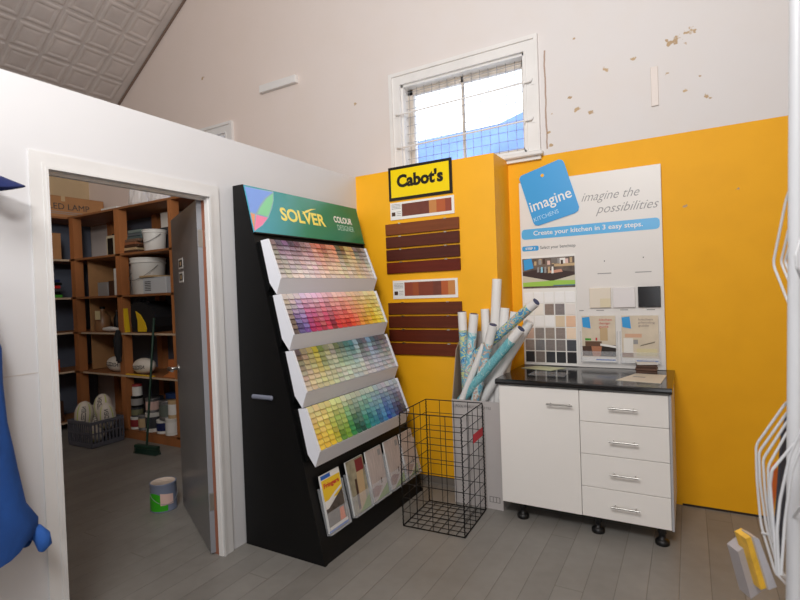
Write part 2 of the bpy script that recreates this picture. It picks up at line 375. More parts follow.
# ---------------------------------------------------------------- grey door standing open into the store room
DOORM = mat('grey_door_paint', (112, 110, 110), .35, var=.05, vs=2)
EDGEM = mat('pale_grey_edge', (138, 140, 146), .45)
dr = bpy.data.objects.new('door_1', None); COL.objects.link(dr); H0 = Vector((-.058, -1.820, 0)); dr.location = H0; WO[dr.name] = H0; struct(dr)
dv = Vector((-.725, .37, 0)).normalized(); nv = Vector((dv.y, -dv.x, 0))         # nv points to the side away from doorway
if nv.y > 0: nv = -nv
Md = Matrix(((dv.x, -nv.x, 0, H0.x), (dv.y, -nv.y, 0, H0.y), (0, 0, 1, .008), (0, 0, 0, 1)))
DL, DT = .865, .038
Md = Md @ Matrix.Translation((0, -DT, 0))
B = MB(); B.box((0, 0, 0), (DL, DT, 2.05), DOORM, Md); B.box((-.002, 0, .001), (.0, DT, 2.049), EDGEM, Md); B.build('door_leaf', dr)
for hz in (.25, 1.78):
    B = MB(); B.box((-.004, .003, hz), (-.002, DT-.004, hz+.1), CHROME, Md); B.tube([Md @ Vector((-.012, DT+.004, hz)), Md @ Vector((-.012, DT+.004, hz+.1))], .007, CHROME, 10)
    B.box((-.030, DT-.001, hz), (-.012, DT+.001, hz+.1), CHROME, Md); B.build('hinge', dr)
B = MB(); hx, hz = DL-.06, .995
R = Md.to_3x3() @ Matrix.Rotation(PI/2, 3, 'X')
B.lathe(Md @ Vector((hx, 0, hz)), [(.026, 0), (.026, .006), (.011, .008), (.011, .062)], CHROME, 20, R)
B.tube([Md @ Vector((hx+.012, -.060, hz)), Md @ Vector((hx, -.062, hz)), Md @ Vector((hx-.11, -.060, hz))], .008, CHROME, 10, radii=[.015, .015, .011])
tag(B.build('door_handle', dr), 'chrome lever handle')
B = MB()
for (a0, z0, w_, h_) in ((.47, 1.685, .15, .07), (.47, 1.595, .15, .07)):
    B.box((a0, -.002, z0), (a0+w_, 0, z0+h_), PRINTW, Md); B.box((a0+.018, -.0026, z0+.012), (a0+w_-.018, -.002, z0+h_-.012), DARKT, Md)
    B.box((a0+.05, -.003, z0+.022), (a0+w_-.05, -.0026, z0+h_-.022), TAN, Md)
B.build('sticker', dr)

# ================================================================ STORE ROOM
LV = [.10, .69, 1.15, 1.56, 2.01, 2.51]
BG = mat('blue_grey_panel', (92, 98, 112), .7, var=.1, vs=3)
SHELFT = mat('shelf_board', (150, 98, 58), .6, var=.18, vs=4, stretch=(.2, 1, 1))
WORN = mat('worn_shelf_edge', (196, 176, 150), .6, var=.15, vs=8)
u = thing('shelving_unit', (-3.85, -.5, 0), 'tall timber shelving unit against the rear wall of the store room, behind the open door', 'shelving')
for x in (-3.96, -3.06, -2.14, -1.25):
    for y in (-.55, -.1): MB().box((x, y, 0), (x+.05 if x > -3 else x+.085, y+.095, 2.49), TIMBER).build('post', u)
for i, z in enumerate(LV):
    B = MB(); B.box((-3.99, -.55, z-.022), (-1.2, -.02, z), SHELFT)
    if z < 1.2 and z > .5: B.box((-3.8, -.552, z-.02), (-1.2, -.549, z-.001), WORN)
    if z == .10: B.box((-3.1, -.552, 0), (-1.2, -.53, z-.02), TIMBER)
    B.build('shelf', u)
for z0, z1 in ((.7, 1.128), (1.15, 1.54), (1.56, 1.99)): MB().box((-3.79, -.45, z0), (-3.775, -.03, z1), PLY).build('side_panel', u)
MB().box((-3.8, -.02, .1), (-1.2, -.008, 2.5), BG).build('back_panel', u)
u = thing('shelving_unit', (-4.25, -2, 0), 'shelving unit along the left side of the store room holding cartons and books', 'shelving')
for y in (-1.6, -2.6): MB().box((-4.045, y, 0), (-4.0, y+.08, 2.49), TIMBER).build('post', u)
for z in LV: 
    B = MB(); B.box((-4.46, -2.6, z-.022), (-4.0, -.02, z), SHELFT)
    if z < 2.4: B.box((-4.0, -2.6, z-.021), (-3.997, -.48, z-.001), WORN)
    B.build('shelf', u)
MB().box((-4.49, -2.6, .1), (-4.47, -.02, 2.5), BG).build('back_panel', u)

def carton(a, b, label, m=CARD, rot=0, name='cardboard_box', tape=True, cat='box', group=None):
    c = Vector(((a[0]+b[0])/2, (a[1]+b[1])/2, a[2])); M = Matrix.Translation(c) @ Matrix.Rotation(rot, 4, 'Z')
    hx, hy, h = (b[0]-a[0])/2, (b[1]-a[1])/2, b[2]-a[2]
    t = thing(name, c, label, cat, group)
    MB().bevbox((-hx, -hy, 0), (hx, hy, h-.004), m, .003, M).build('body', t)
    B = MB(); B.box((-hx, -hy, h-.004), (hx, -.003, h), m, M); B.box((-hx, .003, -.0+h-.004), (hx, hy, h), m, M); B.build('lid_flap', t)
    if tape:
        B = MB(); B.box((-hx-.0012, -.022, h-.06), (hx+.0012, .022, h+.0012), TAN, M); B.build('tape', t)
    return t, M, hx, hy, h
# LED LAMP carton lying along the top of the corner
t, M, hx, hy, h = carton((-4.42, -1.02, 2.512), (-4.08, -.06, 2.77), 'long brown carton reading LED LAMP on top of the shelving', CARD, 0)
F = frame((-4.08+.001, -1.02, 2.512), YA, ZA)
text('LED LAMP', offs(F, .32, .10), .46, .07, DARKT, t)
B = MB(); rect(B, F, .3, .065, .85, .073, GREYP); rect(B, F, .3, .045, .75, .053, GREYP); B.build('printed_lines', t)
tag(MB().bevbox((-3.38, -.5, 2.511), (-3.08, -.42, 2.545), PLWHITE, .004).build('white_tube_box', origin=(-3.2, -.46, 2.511)), 'short flat white packet on the top shelf in front of the brown carton', 'packet')

def bucket(x, y, z, r, h, label, rim=True, cat='bucket', handle=True):
    t = thing('plastic_bucket', (x, y, z), label, cat)
    MB().lathe((x, y, z+.001), [(r*.86, 0), (r*.88, .005), (r*.97, h*.80), (r*1.0, h*.98)], PLWHITE, 28).build('body', t)
    MB().lathe((x, y, z), [(r*1.0, h*.86), (r*1.05, h*.87), (r*1.05, h*.89), (r, h*.90), (r*1.03, h*.985), (r*1.05, h), (r*.99, h+.006), (.001, h+.002)], PLWHITE, 28).build('lid', t)
    if handle:
        P = [(x+r*1.05*math.cos(a_), y+r*1.05*math.sin(a_)-.012, z+h*.8-math.sin(k/12*PI)*h*.42) for k in range(13) for a_ in [PI+PI*k/12]]
        MB().tube(P, .0028, mat('handle_wire', (120, 120, 120), .4, .8), 6).build('handle', t)
    return t
bucket(-2.58, -.40, 2.01, .118, .225, 'medium white lidded bucket with wire handle on upper store room shelf')
bucket(-2.74, -.38, 1.56, .175, .385, 'large white lidded bucket on the shelf below the medium bucket')
carton((-2.72, -.24, 2.012), (-2.3, -.05, 2.29), 'dark grey carton behind the medium white bucket', DGREY, tape=False)
carton((-2.70, -.235, 2.292), (-2.48, -.06, 2.455), 'small white carton stacked above the medium white bucket', mat('white_card', (226, 218, 208), .7), tape=False)
t, M, hx, hy, h = carton((-2.62, -.53, 1.562), (-2.24, -.34, 1.73), 'white box with printed lines in front of the large bucket', mat('white_box_card', (206, 210, 214), .6), tape=False)
B = MB()
for k in range(6): B.box((-.16, -hy-.0012, .03+k*.018), (-.06, -hy, .038+k*.018), DARKT, M)
B.build('printed_lines', t)
tag(MB().bevbox((-2.66, -.545, 1.732), (-2.42, -.33, 1.752), TAN, .003).build('flat_tray', origin=(-2.5, -.45, 1.732)), 'thin cream tray lying on the white box with printed lines', 'tray')
for k, (c, w_) in enumerate(((BROWN, .26), (TAN, .22), (BROWN, .26), (mat('dull_orange', (150, 96, 66), .6), .22), (mat('faded_brown', (120, 92, 74), .6), .27))):
    tag(MB().bevbox((-2.98+.006*k, -.50, 2.012+.03*k), (-2.98+w_, -.26, 2.040+.03*k), c, .003).build('flat_box', origin=(-2.9, -.4, 2.012+.03*k)),
        ['lowest dark brown flat box', 'second tan flat box', 'middle dark brown flat box', 'fourth dull orange flat box', 'topmost faded brown flat box'][k]+' of the stack left of the medium bucket', 'box', 'flat boxes on the upper shelf')
for k in range(3):
    tag(MB().bevbox((-2.98+.01*k, -.46, 2.163+.034*k), (-2.72, -.26, 2.194+.034*k), [mat('sea_green_book', (80, 98, 98), .5), mat('slate_book', (86, 98, 104), .5), mat('pale_teal_book', (120, 136, 132), .5)][k], .003).build('folder', origin=(-2.85, -.36, 2.163+.034*k)),
        ['lowest sea green folder', 'middle slate folder', 'topmost pale teal folder'][k]+' on top of the stack of flat boxes in the store room', 'folder', 'folders on the upper shelf')
# clear wrapped bundles on top
CLEAR = bpy.data.materials.new('clear_film'); CLEAR.use_nodes = True
_b = CLEAR.node_tree.nodes['Principled BSDF']; _b.inputs['Base Color'].default_value = (.9, .87, .84, 1); _b.inputs['Roughness'].default_value = .15; _b.inputs['Alpha'].default_value = .6
for k, (x, r_, lab) in enumerate(((-2.86, .13, 'left crumpled clear plastic bundle standing on top of the store room shelving'), (-2.56, .12, 'right crumpled clear plastic bundle standing on top of the store room shelving'))):
    B = MB(); n = 22; prof = [(r_*.8, 0), (r_, .05), (r_*.9, .16), (r_*1.02, .28), (r_*.8, .38), (r_*.3, .43), (.001, .435)]
    vs = []; fs = []
    for i, (rr, z) in enumerate(prof):
        for j in range(n):
            a_ = 2*PI*j/n; q = rr*(1+random.uniform(-.14, .14)); vs.append((x+q*math.cos(a_), -.34+q*math.sin(a_), 2.512+z))
    for i in range(len(prof)-1):
        for j in range(n): fs.append((i*n+j, i*n+(j+1) % n, (i+1)*n+(j+1) % n, (i+1)*n+j))
    B.add(vs, fs, CLEAR); tag(B.build('wrapped_bundle', origin=(x, -.34, 2.512)), lab, 'plastic bundle')
for k, x in enumerate((-2.17, -2.0)):
    t = thing('jar', (x, -.42, 2.511), ['left', 'right'][k]+' small shiny tin on top of the shelving above the open door', 'tin', 'tins on top of the shelving')
    MB().lathe((x, -.42, 2.512), [(.05, 0), (.052, .004), (.052, .09), (.05, .094)], CHROME, 20).build('body', t)
    MB().lathe((x, -.42, 2.512), [(.054, .094), (.054, .112), (.001, .113)], PLWHITE, 20).build('lid', t)

# column left of centre
t = thing('bottle', (-3.38, -.36, 2.011), 'dark green bottle standing beside a small carton on the upper left shelf', 'bottle')
MB().lathe((-3.38, -.36, 2.012), [(.05, 0), (.055, .01), (.055, .15), (.02, .20), (.018, .24)], mat('green_glass', (60, 90, 30), .3), 20).build('body', t)
MB().lathe((-3.38, -.36, 2.012), [(.021, .238), (.021, .262), (.001, .263)], BLACK, 16).build('cap', t)
carton((-3.30, -.50, 2.012), (-3.13, -.34, 2.23), 'small white carton with black front beside the green bottle', mat('cream_card', (200, 188, 160), .6), tape=False)
tag(MB().box((-3.27, -.506, 2.02), (-3.17, -.5015, 2.20), BLACK).build('black_card', origin=(-3.22, -.503, 2.02)), 'black card leaning on the small white carton', 'card')
tag(MB().bevbox((-3.62, -.22, 1.562), (-3.18, -.19, 1.90), mat('pale_poster', (186, 190, 206), .6), .002).build('display_card', origin=(-3.4, -.2, 1.562)), 'pale blue grey printed board standing at the back of the middle shelf', 'board')
carton((-3.62, -.44, 1.562), (-3.42, -.28, 1.72), 'small grey white carton before the pale board', GREYP, tape=False)
carton((-3.40, -.44, 1.562), (-3.25, -.30, 1.73), 'small brown carton right of the grey white carton', BROWN, tape=False)
tag(MB().bevbox((-3.19, -.5, 1.562), (-3.13, -.3, 1.86), PLWHITE, .003).build('binder', origin=(-3.16, -.4, 1.562)), 'upright white binder beside the shelf post', 'binder')
t = thing('bottle', (-3.62, -.40, 1.151), 'brown jug with a paper tag on the shelf under the cartons', 'bottle')
MB().lathe((-3.62, -.40, 1.152), [(.08, 0), (.085, .01), (.085, .17), (.03, .22), (.025, .26)], mat('brown_jug', (140, 100, 66), .4), 20).build('body', t)
MB().lathe((-3.62, -.40, 1.152), [(.028, .258), (.028, .285), (.001, .287)], BLACK, 14).build('cap', t)
MB().box((-3.61, -.492, 1.29), (-3.51, -.488, 1.39), mat('paper_tag', (222, 206, 160), .6)).build('paper_tag', t)
t = thing('bottle', (-3.40, -.36, 1.151), 'slim black bottle right of the brown jug', 'bottle')
MB().lathe((-3.40, -.36, 1.152), [(.035, 0), (.037, .01), (.037, .15), (.014, .19), (.014, .23)], BLACK, 16).build('body', t)
MB().lathe((-3.40, -.36, 1.152), [(.016, .228), (.016, .245), (.001, .246)], BROWN, 14).build('cap', t)
B = MB(); B.tube([(-3.46, -.48, 1.18), (-3.3, -.5, 1.185), (-3.14, -.5, 1.18)], .028, PLWHITE, 10, radii=[.018, .03, .02]); tag(B.build('rolled_cloth', origin=(-3.3, -.5, 1.151)), 'small white roll of cloth lying by the slim black bottle', 'cloth')

# footballs
FB = mat('football_white', (216, 208, 196), .5, var=.04, vs=20); FBP = mat('football_print', (40, 40, 44), .5); FBG = mat('football_lime', (196, 206, 110), .5)
def football(c, ax, label, up=(0, 0, 1), L=.145, R_=.088, group=None, face=(0, -1, 0), lime=True):
    c = Vector(c); ax = Vector(ax).normalized(); f = Vector(face); f = (f-ax*f.dot(ax)).normalized(); w = ax.cross(f)
    t = thing('rugby_ball', c, label, 'rugby ball', group); B = MB(); n = 24; K = 16; vs = []; fs = []
    rad = lambda s: R_*math.sqrt(max(0, 1-abs(s)**2.15))
    for i in range(K+1):
        s = math.cos(PI*i/K)
        for j in range(n): a_ = 2*PI*j/n; vs.append(c+ax*(s*L)+(f*math.cos(a_)+w*math.sin(a_))*max(rad(s), .002))
    for i in range(K):
        for j in range(n): fs.append((i*n+j, i*n+(j+1) % n, (i+1)*n+(j+1) % n, (i+1)*n+j))
    B.add(vs, fs, FB, True); B.build('skin', t)
    # printed word, wrapped round the ball
    cu = bpy.data.curves.new('w', 'FONT'); cu.body = 'STEEDEN'; cu.size = 1; cu.offset = .02; cu.extrude = .01; cu.resolution_u = 2; o = bpy.data.objects.new('w', cu); COL.objects.link(o)
    me = bpy.data.meshes.new_from_object(o.evaluated_get(bpy.context.evaluated_depsgraph_get())); X = [v.co.x for v in me.vertices]; Y = [v.co.y for v in me.vertices]; vs = []
    for v in me.vertices:
        s = ((v.co.x-min(X))/(max(X)-min(X))-.5)*1.25; a_ = ((v.co.y-min(Y))/(max(Y)-min(Y))-.5)*.5
        vs.append(c+ax*(s*L)+(f*math.cos(a_)+w*math.sin(a_))*(rad(s)+(.0012 if v.co.z > 0 else -.003)))
    B = MB(); B.add(vs, [tuple(p.vertices) for p in me.polygons], FBP); bpy.data.objects.remove(o); bpy.data.curves.remove(cu); bpy.data.meshes.remove(me); B.build('lettering', t)
    if lime:
        B = MB()
        for sg in (-1, 1):
            vs = []; fs = []
            for i in range(11):
                s = -.9+.18*i
                for k in range(4): a_ = sg*(.62+.05*k); vs.append(c+ax*(s*L)+(f*math.cos(a_)+w*math.sin(a_))*(rad(s)+.0008))
            for i in range(10):
                for k in range(3): fs.append((i*4+k, i*4+k+1, i*4+k+5, i*4+k+4))
            B.add(vs, fs, FBG, True)
        B.build('stripe', t)
    return t
fc = (.86, -.5, .05)
football((-3.32, -.42, .779), (1, .05, -.06), 'white rugby ball on the shelf above the crate, left of the post', face=(.8, -.6, .0), L=.16, lime=False)
football((-2.80, -.44, .779), (1, .0, .05), 'white rugby ball on the shelf right of the post, behind the broom', face=(.8, -.6, .0), L=.16, lime=False)

# crate with footballs
CRM = mat('crate_grey', (96, 98, 108), .5)
cz = thing('plastic_crate', (-3.2, -.8, 0), 'grey open slatted plastic crate of rugby balls on the store room floor', 'crate')
Mc = Matrix.Translation((-3.13, -.80, 0)) @ Matrix.Rotation(.03, 4, 'Z'); cw, cdp, ch = .22, .17, .27
cw = .20
for (ax_, sg) in (('x', -1), ('x', 1), ('y', -1), ('y', 1)):
    B = MB(); l = cw if ax_ == 'y' else cdp
    def bar(u0, u1, z0, z1, th=.006):
        if ax_ == 'y': B.box((u0, sg*cdp-th, z0), (u1, sg*cdp+th, z1), CRM, Mc)
        else: B.box((sg*cw-th, u0, z0), (sg*cw+th, u1, z1), CRM, Mc)
    bar(-l, l, ch-.03, ch, .009); bar(-l, l, .012, .05); bar(-l, l, .14, .152)
    n = 11 if ax_ == 'y' else 9
    for k in range(n+1): q = -l+2*l*k/n; bar(q-.007, q+.007, .04, ch-.02, .005)
    B.build('side', cz)
MB().box((-cw, -cdp, .004), (cw, cdp, .014), CRM, Mc).build('base', cz)
for (c, ax_, lab, fc_) in [((-3.24, -.86, .30), (-.05, .12, 1), 'upright white rugby ball at the front left of the crate', fc), ((-3.03, -.74, .28), (.05, -.1, 1), 'upright white rugby ball at the right end of the crate', fc),
                      ((-3.15, -.71, .36), (-.35, .2, .9), 'topmost leaning white rugby ball in the middle of the crate', (.6, -.7, .3)), ((-3.25, -.72, .25), (-.6, .1, .7), 'half hidden white rugby ball behind the front left ball', (.6, -.7, .3)),
                      ((-3.09, -.86, .105), (1, .1, .05), 'lowest white rugby ball seen through the front slats of the crate', (.3, -.95, 0))]:
    football(c, ax_, lab, face=fc_)

# backpack / tool in black and yellow
t = thing('tool_bag', (-2.66, -.38, 1.151), 'black and yellow padded tool bag on the store room shelf behind the broom', 'bag')
B = MB(); BLK = mat('black_fabric', (22, 22, 26), .8)
prof = [(.02, 0), (.34, 0), (.40, .06), (.42, .16), (.34, .26), (.20, .32), (.06, .33), (.0, .29), (-.01, .12)]
B.prism([(-2.90+a_, -.50, 1.153+b_) for a_, b_ in prof], (0, .28, 0), BLK); B.build('body', t)
B = MB(); B.prism([(-2.78+a_, -.508, 1.16+b_) for a_, b_ in [(0, .0), (.14, 0), (.15, .03), (.12, .10), (.05, .18), (-.03, .22), (.0, .12)]], (0, .008, 0), YELPRINT)
tag(B.build('yellow_panel', t), 'yellow curved panel'); B = MB(); B.tube([(-2.80, -.47, 1.47), (-2.76, -.46, 1.502), (-2.68, -.46, 1.502), (-2.62, -.47, 1.46)], .012, BLK, 8); B.build('handle', t)
tag(MB().prism([(-2.965, -.54, 1.152), (-2.945, -.54, 1.152), (-2.985, -.54, 1.50), (-3.0, -.54, 1.50)], (0, .05, 0), YELPRINT).build('spirit_level', origin=(-2.96, -.52, 1.152)), 'slim yellow bar standing between the shelf post and the black bag', 'level')
t = thing('glove', (-3.05, -.56, 1.0), 'black glove hanging over the shelf edge on the post above the rugby balls', 'glove')
MB().tube([(-3.03, -.575, 1.18), (-3.03, -.582, 1.08), (-3.035, -.58, .93), (-3.03, -.58, .84)], .03, BLK, 10, radii=[.02, .045, .04, .018]).build('palm', t)
for dx in (-.03, -.01, .012, .03): MB().tube([(-3.03+dx*.8, -.58, .92), (-3.03+dx*1.3, -.582, .81+abs(dx))], .009, BLK, 8).build('finger', t)
# lower shelf: wood wedge, sheet
carton((-2.42, -.42, .692), (-2.18, -.2, .86), 'small orange brown carton beside the right rugby ball', mat('orange_card', (186, 108, 58), .7), tape=False)
B = MB(); B.prism([(-2.40, -.50, .692), (-2.16, -.50, .692), (-2.16, -.50, .80)], (0, .06, 0), mat('timber_wedge', (200, 124, 70), .6)); tag(B.build('timber_wedge', origin=(-2.28, -.47, .692)), 'wedge shaped timber offcut leaning before the orange brown carton', 'offcut')
tag(MB().box((-2.98, -.545, .6915), (-2.50, -.515, .70), YELPRINT).build('yellow_ruler', origin=(-2.7, -.53, .69)), 'flat yellow ruler along the shelf edge under the right rugby ball', 'ruler')

# tins and jars on the bottom shelf
def tin_can(x, y, z, r, h, bm, lm, label, lid=None, group='tins and jars on the bottom shelf'):
    t = thing('paint_tin', (x, y, z), label, 'tin', group)
    MB().lathe((x, y, z+.001), [(r, 0), (r*1.02, .003), (r, .007), (r, h-.008), (r*1.02, h-.004), (r*.97, h), (.001, h-.004)], bm, 22).build('body', t)
    MB().lathe((x, y, z), [(r+.001, h*.2), (r+.001, h*.8)], lm, 22).build('paper_label', t)
    if lid: MB().lathe((x, y, z), [(r*1.01, h), (r*1.01, h+.025), (.001, h+.026)], lid, 22).build('lid', t)
    return t
METAL = mat('tin_metal', (150, 150, 152), .35, .7)
tin_can(-2.90, -.48, .10, .07, .13, PLWHITE, mat('dull_red', (140, 44, 46), .5), 'white tin with red wrapper, first on the left of the bottom shelf')
tin_can(-2.90, -.25, .10, .08, .30, DGREY, BLACK, 'tall dark grey canister behind the red wrapped tin')
tin_can(-2.90, -.48, .232, .06, .10, DGREY, mat('khaki', (120, 120, 90), .6), 'khaki wrapped dark tin stacked on the red wrapped tin')
tin_can(-2.895, -.48, .334, .06, .12, BLACK, GREYP, 'black tin with grey wrapper in the middle of the left stack')
tin_can(-2.90, -.47, .456, .05, .10, PLWHITE, PLWHITE, 'small white jar with red lid on top of the left stack', mat('dull_red', (140, 44, 46), .5))
tin_can(-2.775, -.49, .456-.356, .055, .16, METAL, TAN, 'silver tin with tan wrapper second from the left on the bottom shelf')
tin_can(-2.62, -.48, .10, .08, .20, PLWHITE, DGREY, 'white tin with grey wrapper behind the broom handle')
tin_can(-2.62, -.48, .302, .07, .15, METAL, PINK, 'silver tin with pale pink wrapper stacked behind the broom handle')
tin_can(-2.45, -.48, .10, .07, .14, PLWHITE, NAVY, 'white tin with navy wrapper right of the broom handle')
tin_can(-2.40, -.47, .242, .075, .20, METAL, mat('grey_green', (96, 104, 96), .6), 'tall silver tin with grey green wrapper on the navy wrapped tin')
tin_can(-2.29, -.49, .10, .07, .17, PLWHITE, PRINTW, 'plain white tin nearest the open door on the bottom shelf')
tin_can(-2.28, -.47, .272, .06, .18, TAN, PRINTW, 'cream tin stacked on the plain white tin')
tin_can(-2.60, -.22, .10, .10, .36, mat('blue_drum', (44, 70, 120), .5), NAVY, 'blue drum at the back of the bottom shelf')
tin_can(-2.30, -.22, .10, .09, .40, DGREY, BROWN, 'dark drum with brown wrapper at the back right of the bottom shelf')

# left unit contents
carton((-4.40, -1.0, 2.012), (-4.05, -.60, 2.32), 'square brown carton in the upper left store room bay')
carton((-4.40, -1.5, 2.012), (-4.05, -1.08, 2.30), 'brown carton left of the square one, mostly behind the door casing', group=None)
for k, (c, lab) in enumerate(((GREEN, 'bottommost green'), (BLACK, 'second black'), (DGREY, 'third dark grey'), (RED, 'fourth red'), (BLACK, 'fifth black'), (NAVY, 'topmost navy'))):
    tag(MB().bevbox((-4.38, -1.15+.012*k, 1.562+.036*k), (-4.03, -.62-.02*(k % 2), 1.594+.036*k), c, .003).build('folder', origin=(-4.2, -.9, 1.562+.036*k)), lab+' folder of the stack in the left store room bay', 'folder', 'folders stacked in the left bay')
carton((-4.30, -.86, .692), (-4.08, -.66, .83), 'small orange box on the low left store room shelf', mat('orange_box', (206, 84, 30), .6), tape=False)
tag(MB().bevbox((-4.36, -1.1, .102), (-4.08, -.64, .34), BROWN, .006).build('wooden_case', origin=(-4.2, -.9, .102)), 'dark brown case on the lowest left store room shelf', 'case')

# broom
t = thing('broom', (-2.25, -.82, 0), 'dark green broom standing upright in front of the store room shelves', 'broom')
GB = mat('broom_green', (24, 58, 44), .5)
B = MB(); B.tube([(-2.235, -.82, .08), (-2.284, -.65, 1.313)], .011, GB, 10); B.build('handle', t)
Mb = Matrix.Translation((-2.235, -.82, 0)) @ Matrix.Rotation(.1, 4, 'Z')
MB().bevbox((-.15, -.028, .055), (.15, .028, .085), GB, .006, Mb).build('head', t)
B = MB()
for i in range(22):
    for j in range(4):
        x = -.14+.28*i/21; y = -.02+.04*j/3; B.tube([Mb @ Vector((x, y, .058)), Mb @ Vector((x*1.08, y*1.5, .001))], .004, GB, 4, True)
B.build('bristles', t)

# green paint can by the door
def pc():
    x, y, r, h = -.93, -1.555, .088, .195
    t = thing('paint_can', (x, y, 0), 'grey and green paint can with white lid on the floor by the open door', 'paint can')
    CG = mat('can_grey', (120, 128, 150), .4); CGN = mat('can_green', (52, 168, 24), .4)
    MB().lathe((x, y, .001), [(r, 0), (r*1.02, .003), (r, .007), (r, h-.01), (r*1.02, h-.005), (r*1.02, h), (r*.93, h), (r*.92, h-.008)], CG, 36).build('body', t)
    B = MB(); n = 36
    vs = []; fs = []
    for j in range(n+1):
        a_ = -2.9+2.6*j/n; top = h*.50+h*.20*math.sin(1.6*(a_+2.4)); 
        for z in (.010, top): vs.append((x+(r+.0008)*math.cos(a_), y+(r+.0008)*math.sin(a_), z))
    for j in range(n): fs.append((j*2, j*2+2, j*2+3, j*2+1))
    B.add(vs, fs, CGN, True); B.build('green_label', t)
    B = MB(); vs = []; fs = []
    for j in range(9):
        a_ = -.85+1.0*j/8
        for z in (.05, .135-.01*j*.2): vs.append((x+(r+.0014)*math.cos(a_), y+(r+.0014)*math.sin(a_), z))
    for j in range(8): fs.append((j*2, j*2+2, j*2+3, j*2+1))
    B.add(vs, fs, PINK, True)
    B.build('white_label', t)
    MB().lathe((x, y, 0), [(r*.92, h-.003), (r*.92, h+.001), (r*.86, h+.001), (r*.84, h-.002), (.0004, h-.002)], mat('lid_cream', (206, 190, 176), .5, var=.1, vs=30), 36).build('lid', t)
    B = MB(); P = [(x+r*1.04*math.cos(a_), y+r*1.04*math.sin(a_), .13-.075*math.sin(k/10*PI)) for k in range(11) for a_ in [-1.9+PI*k/10]]
    B.tube(P, .002, WIRE, 6); B.build('wire_handle', t)
pc()

# ================================================================ PAINT CHIP STAND
SY0, SY1 = -1.664, -.50; TX, TZ, BX = .10, 2.155, .612
SLP = (BX-TX)/TZ
fx = lambda z: BX-SLP*z
st = thing('paint_display_stand', (.3, (SY0+SY1)/2, 0), 'tall black sloping paint colour display stand with SOLVER header beside the doorway', 'display stand')
for y in (SY0, SY1-.02):
    B = MB(); B.prism([(.012, y, 0), (fx(0), y, 0), (TX, y, TZ), (.02, y, TZ)], (0, .02, 0), BLACK); B.build('side_panel', st)
B = MB(); B.prism([(fx(0)-.02, SY0+.02, .0), (fx(0)-.006, SY0+.02, .0), (TX-.006, SY0+.02, TZ-.005), (TX-.02, SY0+.02, TZ-.005)], (0, SY1-SY0-.04, 0), BLACK); B.build('front_panel', st)
MB().box((.012, SY0+.02, TZ-.015), (TX-.005, SY1-.02, TZ), BLACK).build('top_panel', st)
MB().box((.012, SY0+.02, 0), (.02, SY1-.02, TZ-.015), BLACK).build('back_panel', st)
tag(MB().bevbox((.12, SY0-.022, .892), (.285, SY0, .918), mat('silver_grey', (120, 124, 140), .4), .008).build('side_handle', st), 'grey handle tab')
# header sign
up = Vector((-SLP, 0, 1)).normalized(); nrm = Vector((1, 0, SLP)).normalized()
HB = 1.866; HS = frame(Vector((fx(HB), SY0+.006, HB))+nrm*.002, YA, up); HL = SY1-SY0-.012; HH = (TZ-HB)*math.sqrt(1+SLP*SLP)-.006
def header_mat():
    m = bpy.data.materials.new('header_green_glare'); m.use_nodes = True; nt = m.node_tree; N = nt.nodes; b = N['Principled BSDF']
    tc = N.new('ShaderNodeTexCoord'); sp = N.new('ShaderNodeSeparateXYZ'); nt.links.new(tc.outputs['Generated'], sp.inputs[0])
    r = N.new('ShaderNodeValToRGB'); e = r.color_ramp.elements
    e[0].position = 0; e[0].color = (*lin((84, 168, 190)), 1); e[1].position = 1; e[1].color = (*lin((24, 112, 66)), 1)  # teal at the left end paints glare into the green
    x = r.color_ramp.elements.new(.42); x.color = (*lin((38, 132, 104)), 1)
    nt.links.new(sp.outputs['Y'], r.inputs[0]); nt.links.new(r.outputs[0], b.inputs['Base Color']); b.inputs['Roughness'].default_value = .25
    return m
hd = MB(); hd.box((0, 0, 0), (HL, HH, .008), header_mat(), HS); hd = hd.build('header_sign', st)
F = offs(HS, 0, 0, .008)
MB().box((0, -.008, 0), (HL, 0, .012), BLACK, HS).build('header_trim', hd)
def hc(u, v):                                            # header pixel -> sign coordinates
    d = FW + RT*((u-400)/FPX) - UP*((v-300)/FPX); t_ = (F.translation-CAM).dot(nrm)/d.dot(nrm); p = F.inverted() @ (CAM+d*t_); return (min(max(p.x, .001), HL-.001), min(max(p.y, .001), HH-.001))
cz_ = lambda a_, b_: hc(230+a_/4.287, 170+b_/4.287)
LB = mat('logo_blue', (130, 165, 236), .3); LG = mat('logo_green', (140, 214, 160), .3); LO = mat('logo_orange', (240, 160, 120), .3); LP = mat('logo_pink', (244, 140, 176), .3); LPU = mat('logo_outline', (150, 180, 196), .3)
B = MB()
shape(B, F, [cz_(*p) for p in [(186, 92), (187, 130), (180, 165), (165, 205), (140, 238), (115, 255), (97, 264), (80, 220), (66, 178), (46, 66), (120, 82)]], LPU, .0003)
shape(B, F, [cz_(*p) for p in [(47, 68), (182, 96), (150, 120), (128, 150), (110, 186), (66, 176)]], LB, .0008)
shape(B, F, [cz_(*p) for p in [(184, 100), (184, 135), (174, 170), (163, 200), (118, 188), (130, 160), (155, 124)]], LG, .0008)
shape(B, F, [cz_(*p) for p in [(67, 180), (106, 190), (96, 258), (84, 230)]], LO, .0008)
shape(B, F, [cz_(*p) for p in [(112, 192), (162, 205), (138, 236), (100, 260)]], LP, .0008)
B.build('logo', hd)
SOLY = mat('solver_yellow', (246, 226, 110), .35)
a0 = cz_(220, 205); a1 = cz_(412, 240)
text('SOLVER', offs(F, a0[0], .098, .0002), a1[0]-a0[0], .090, SOLY, hd, bold=.028, ext=.001)
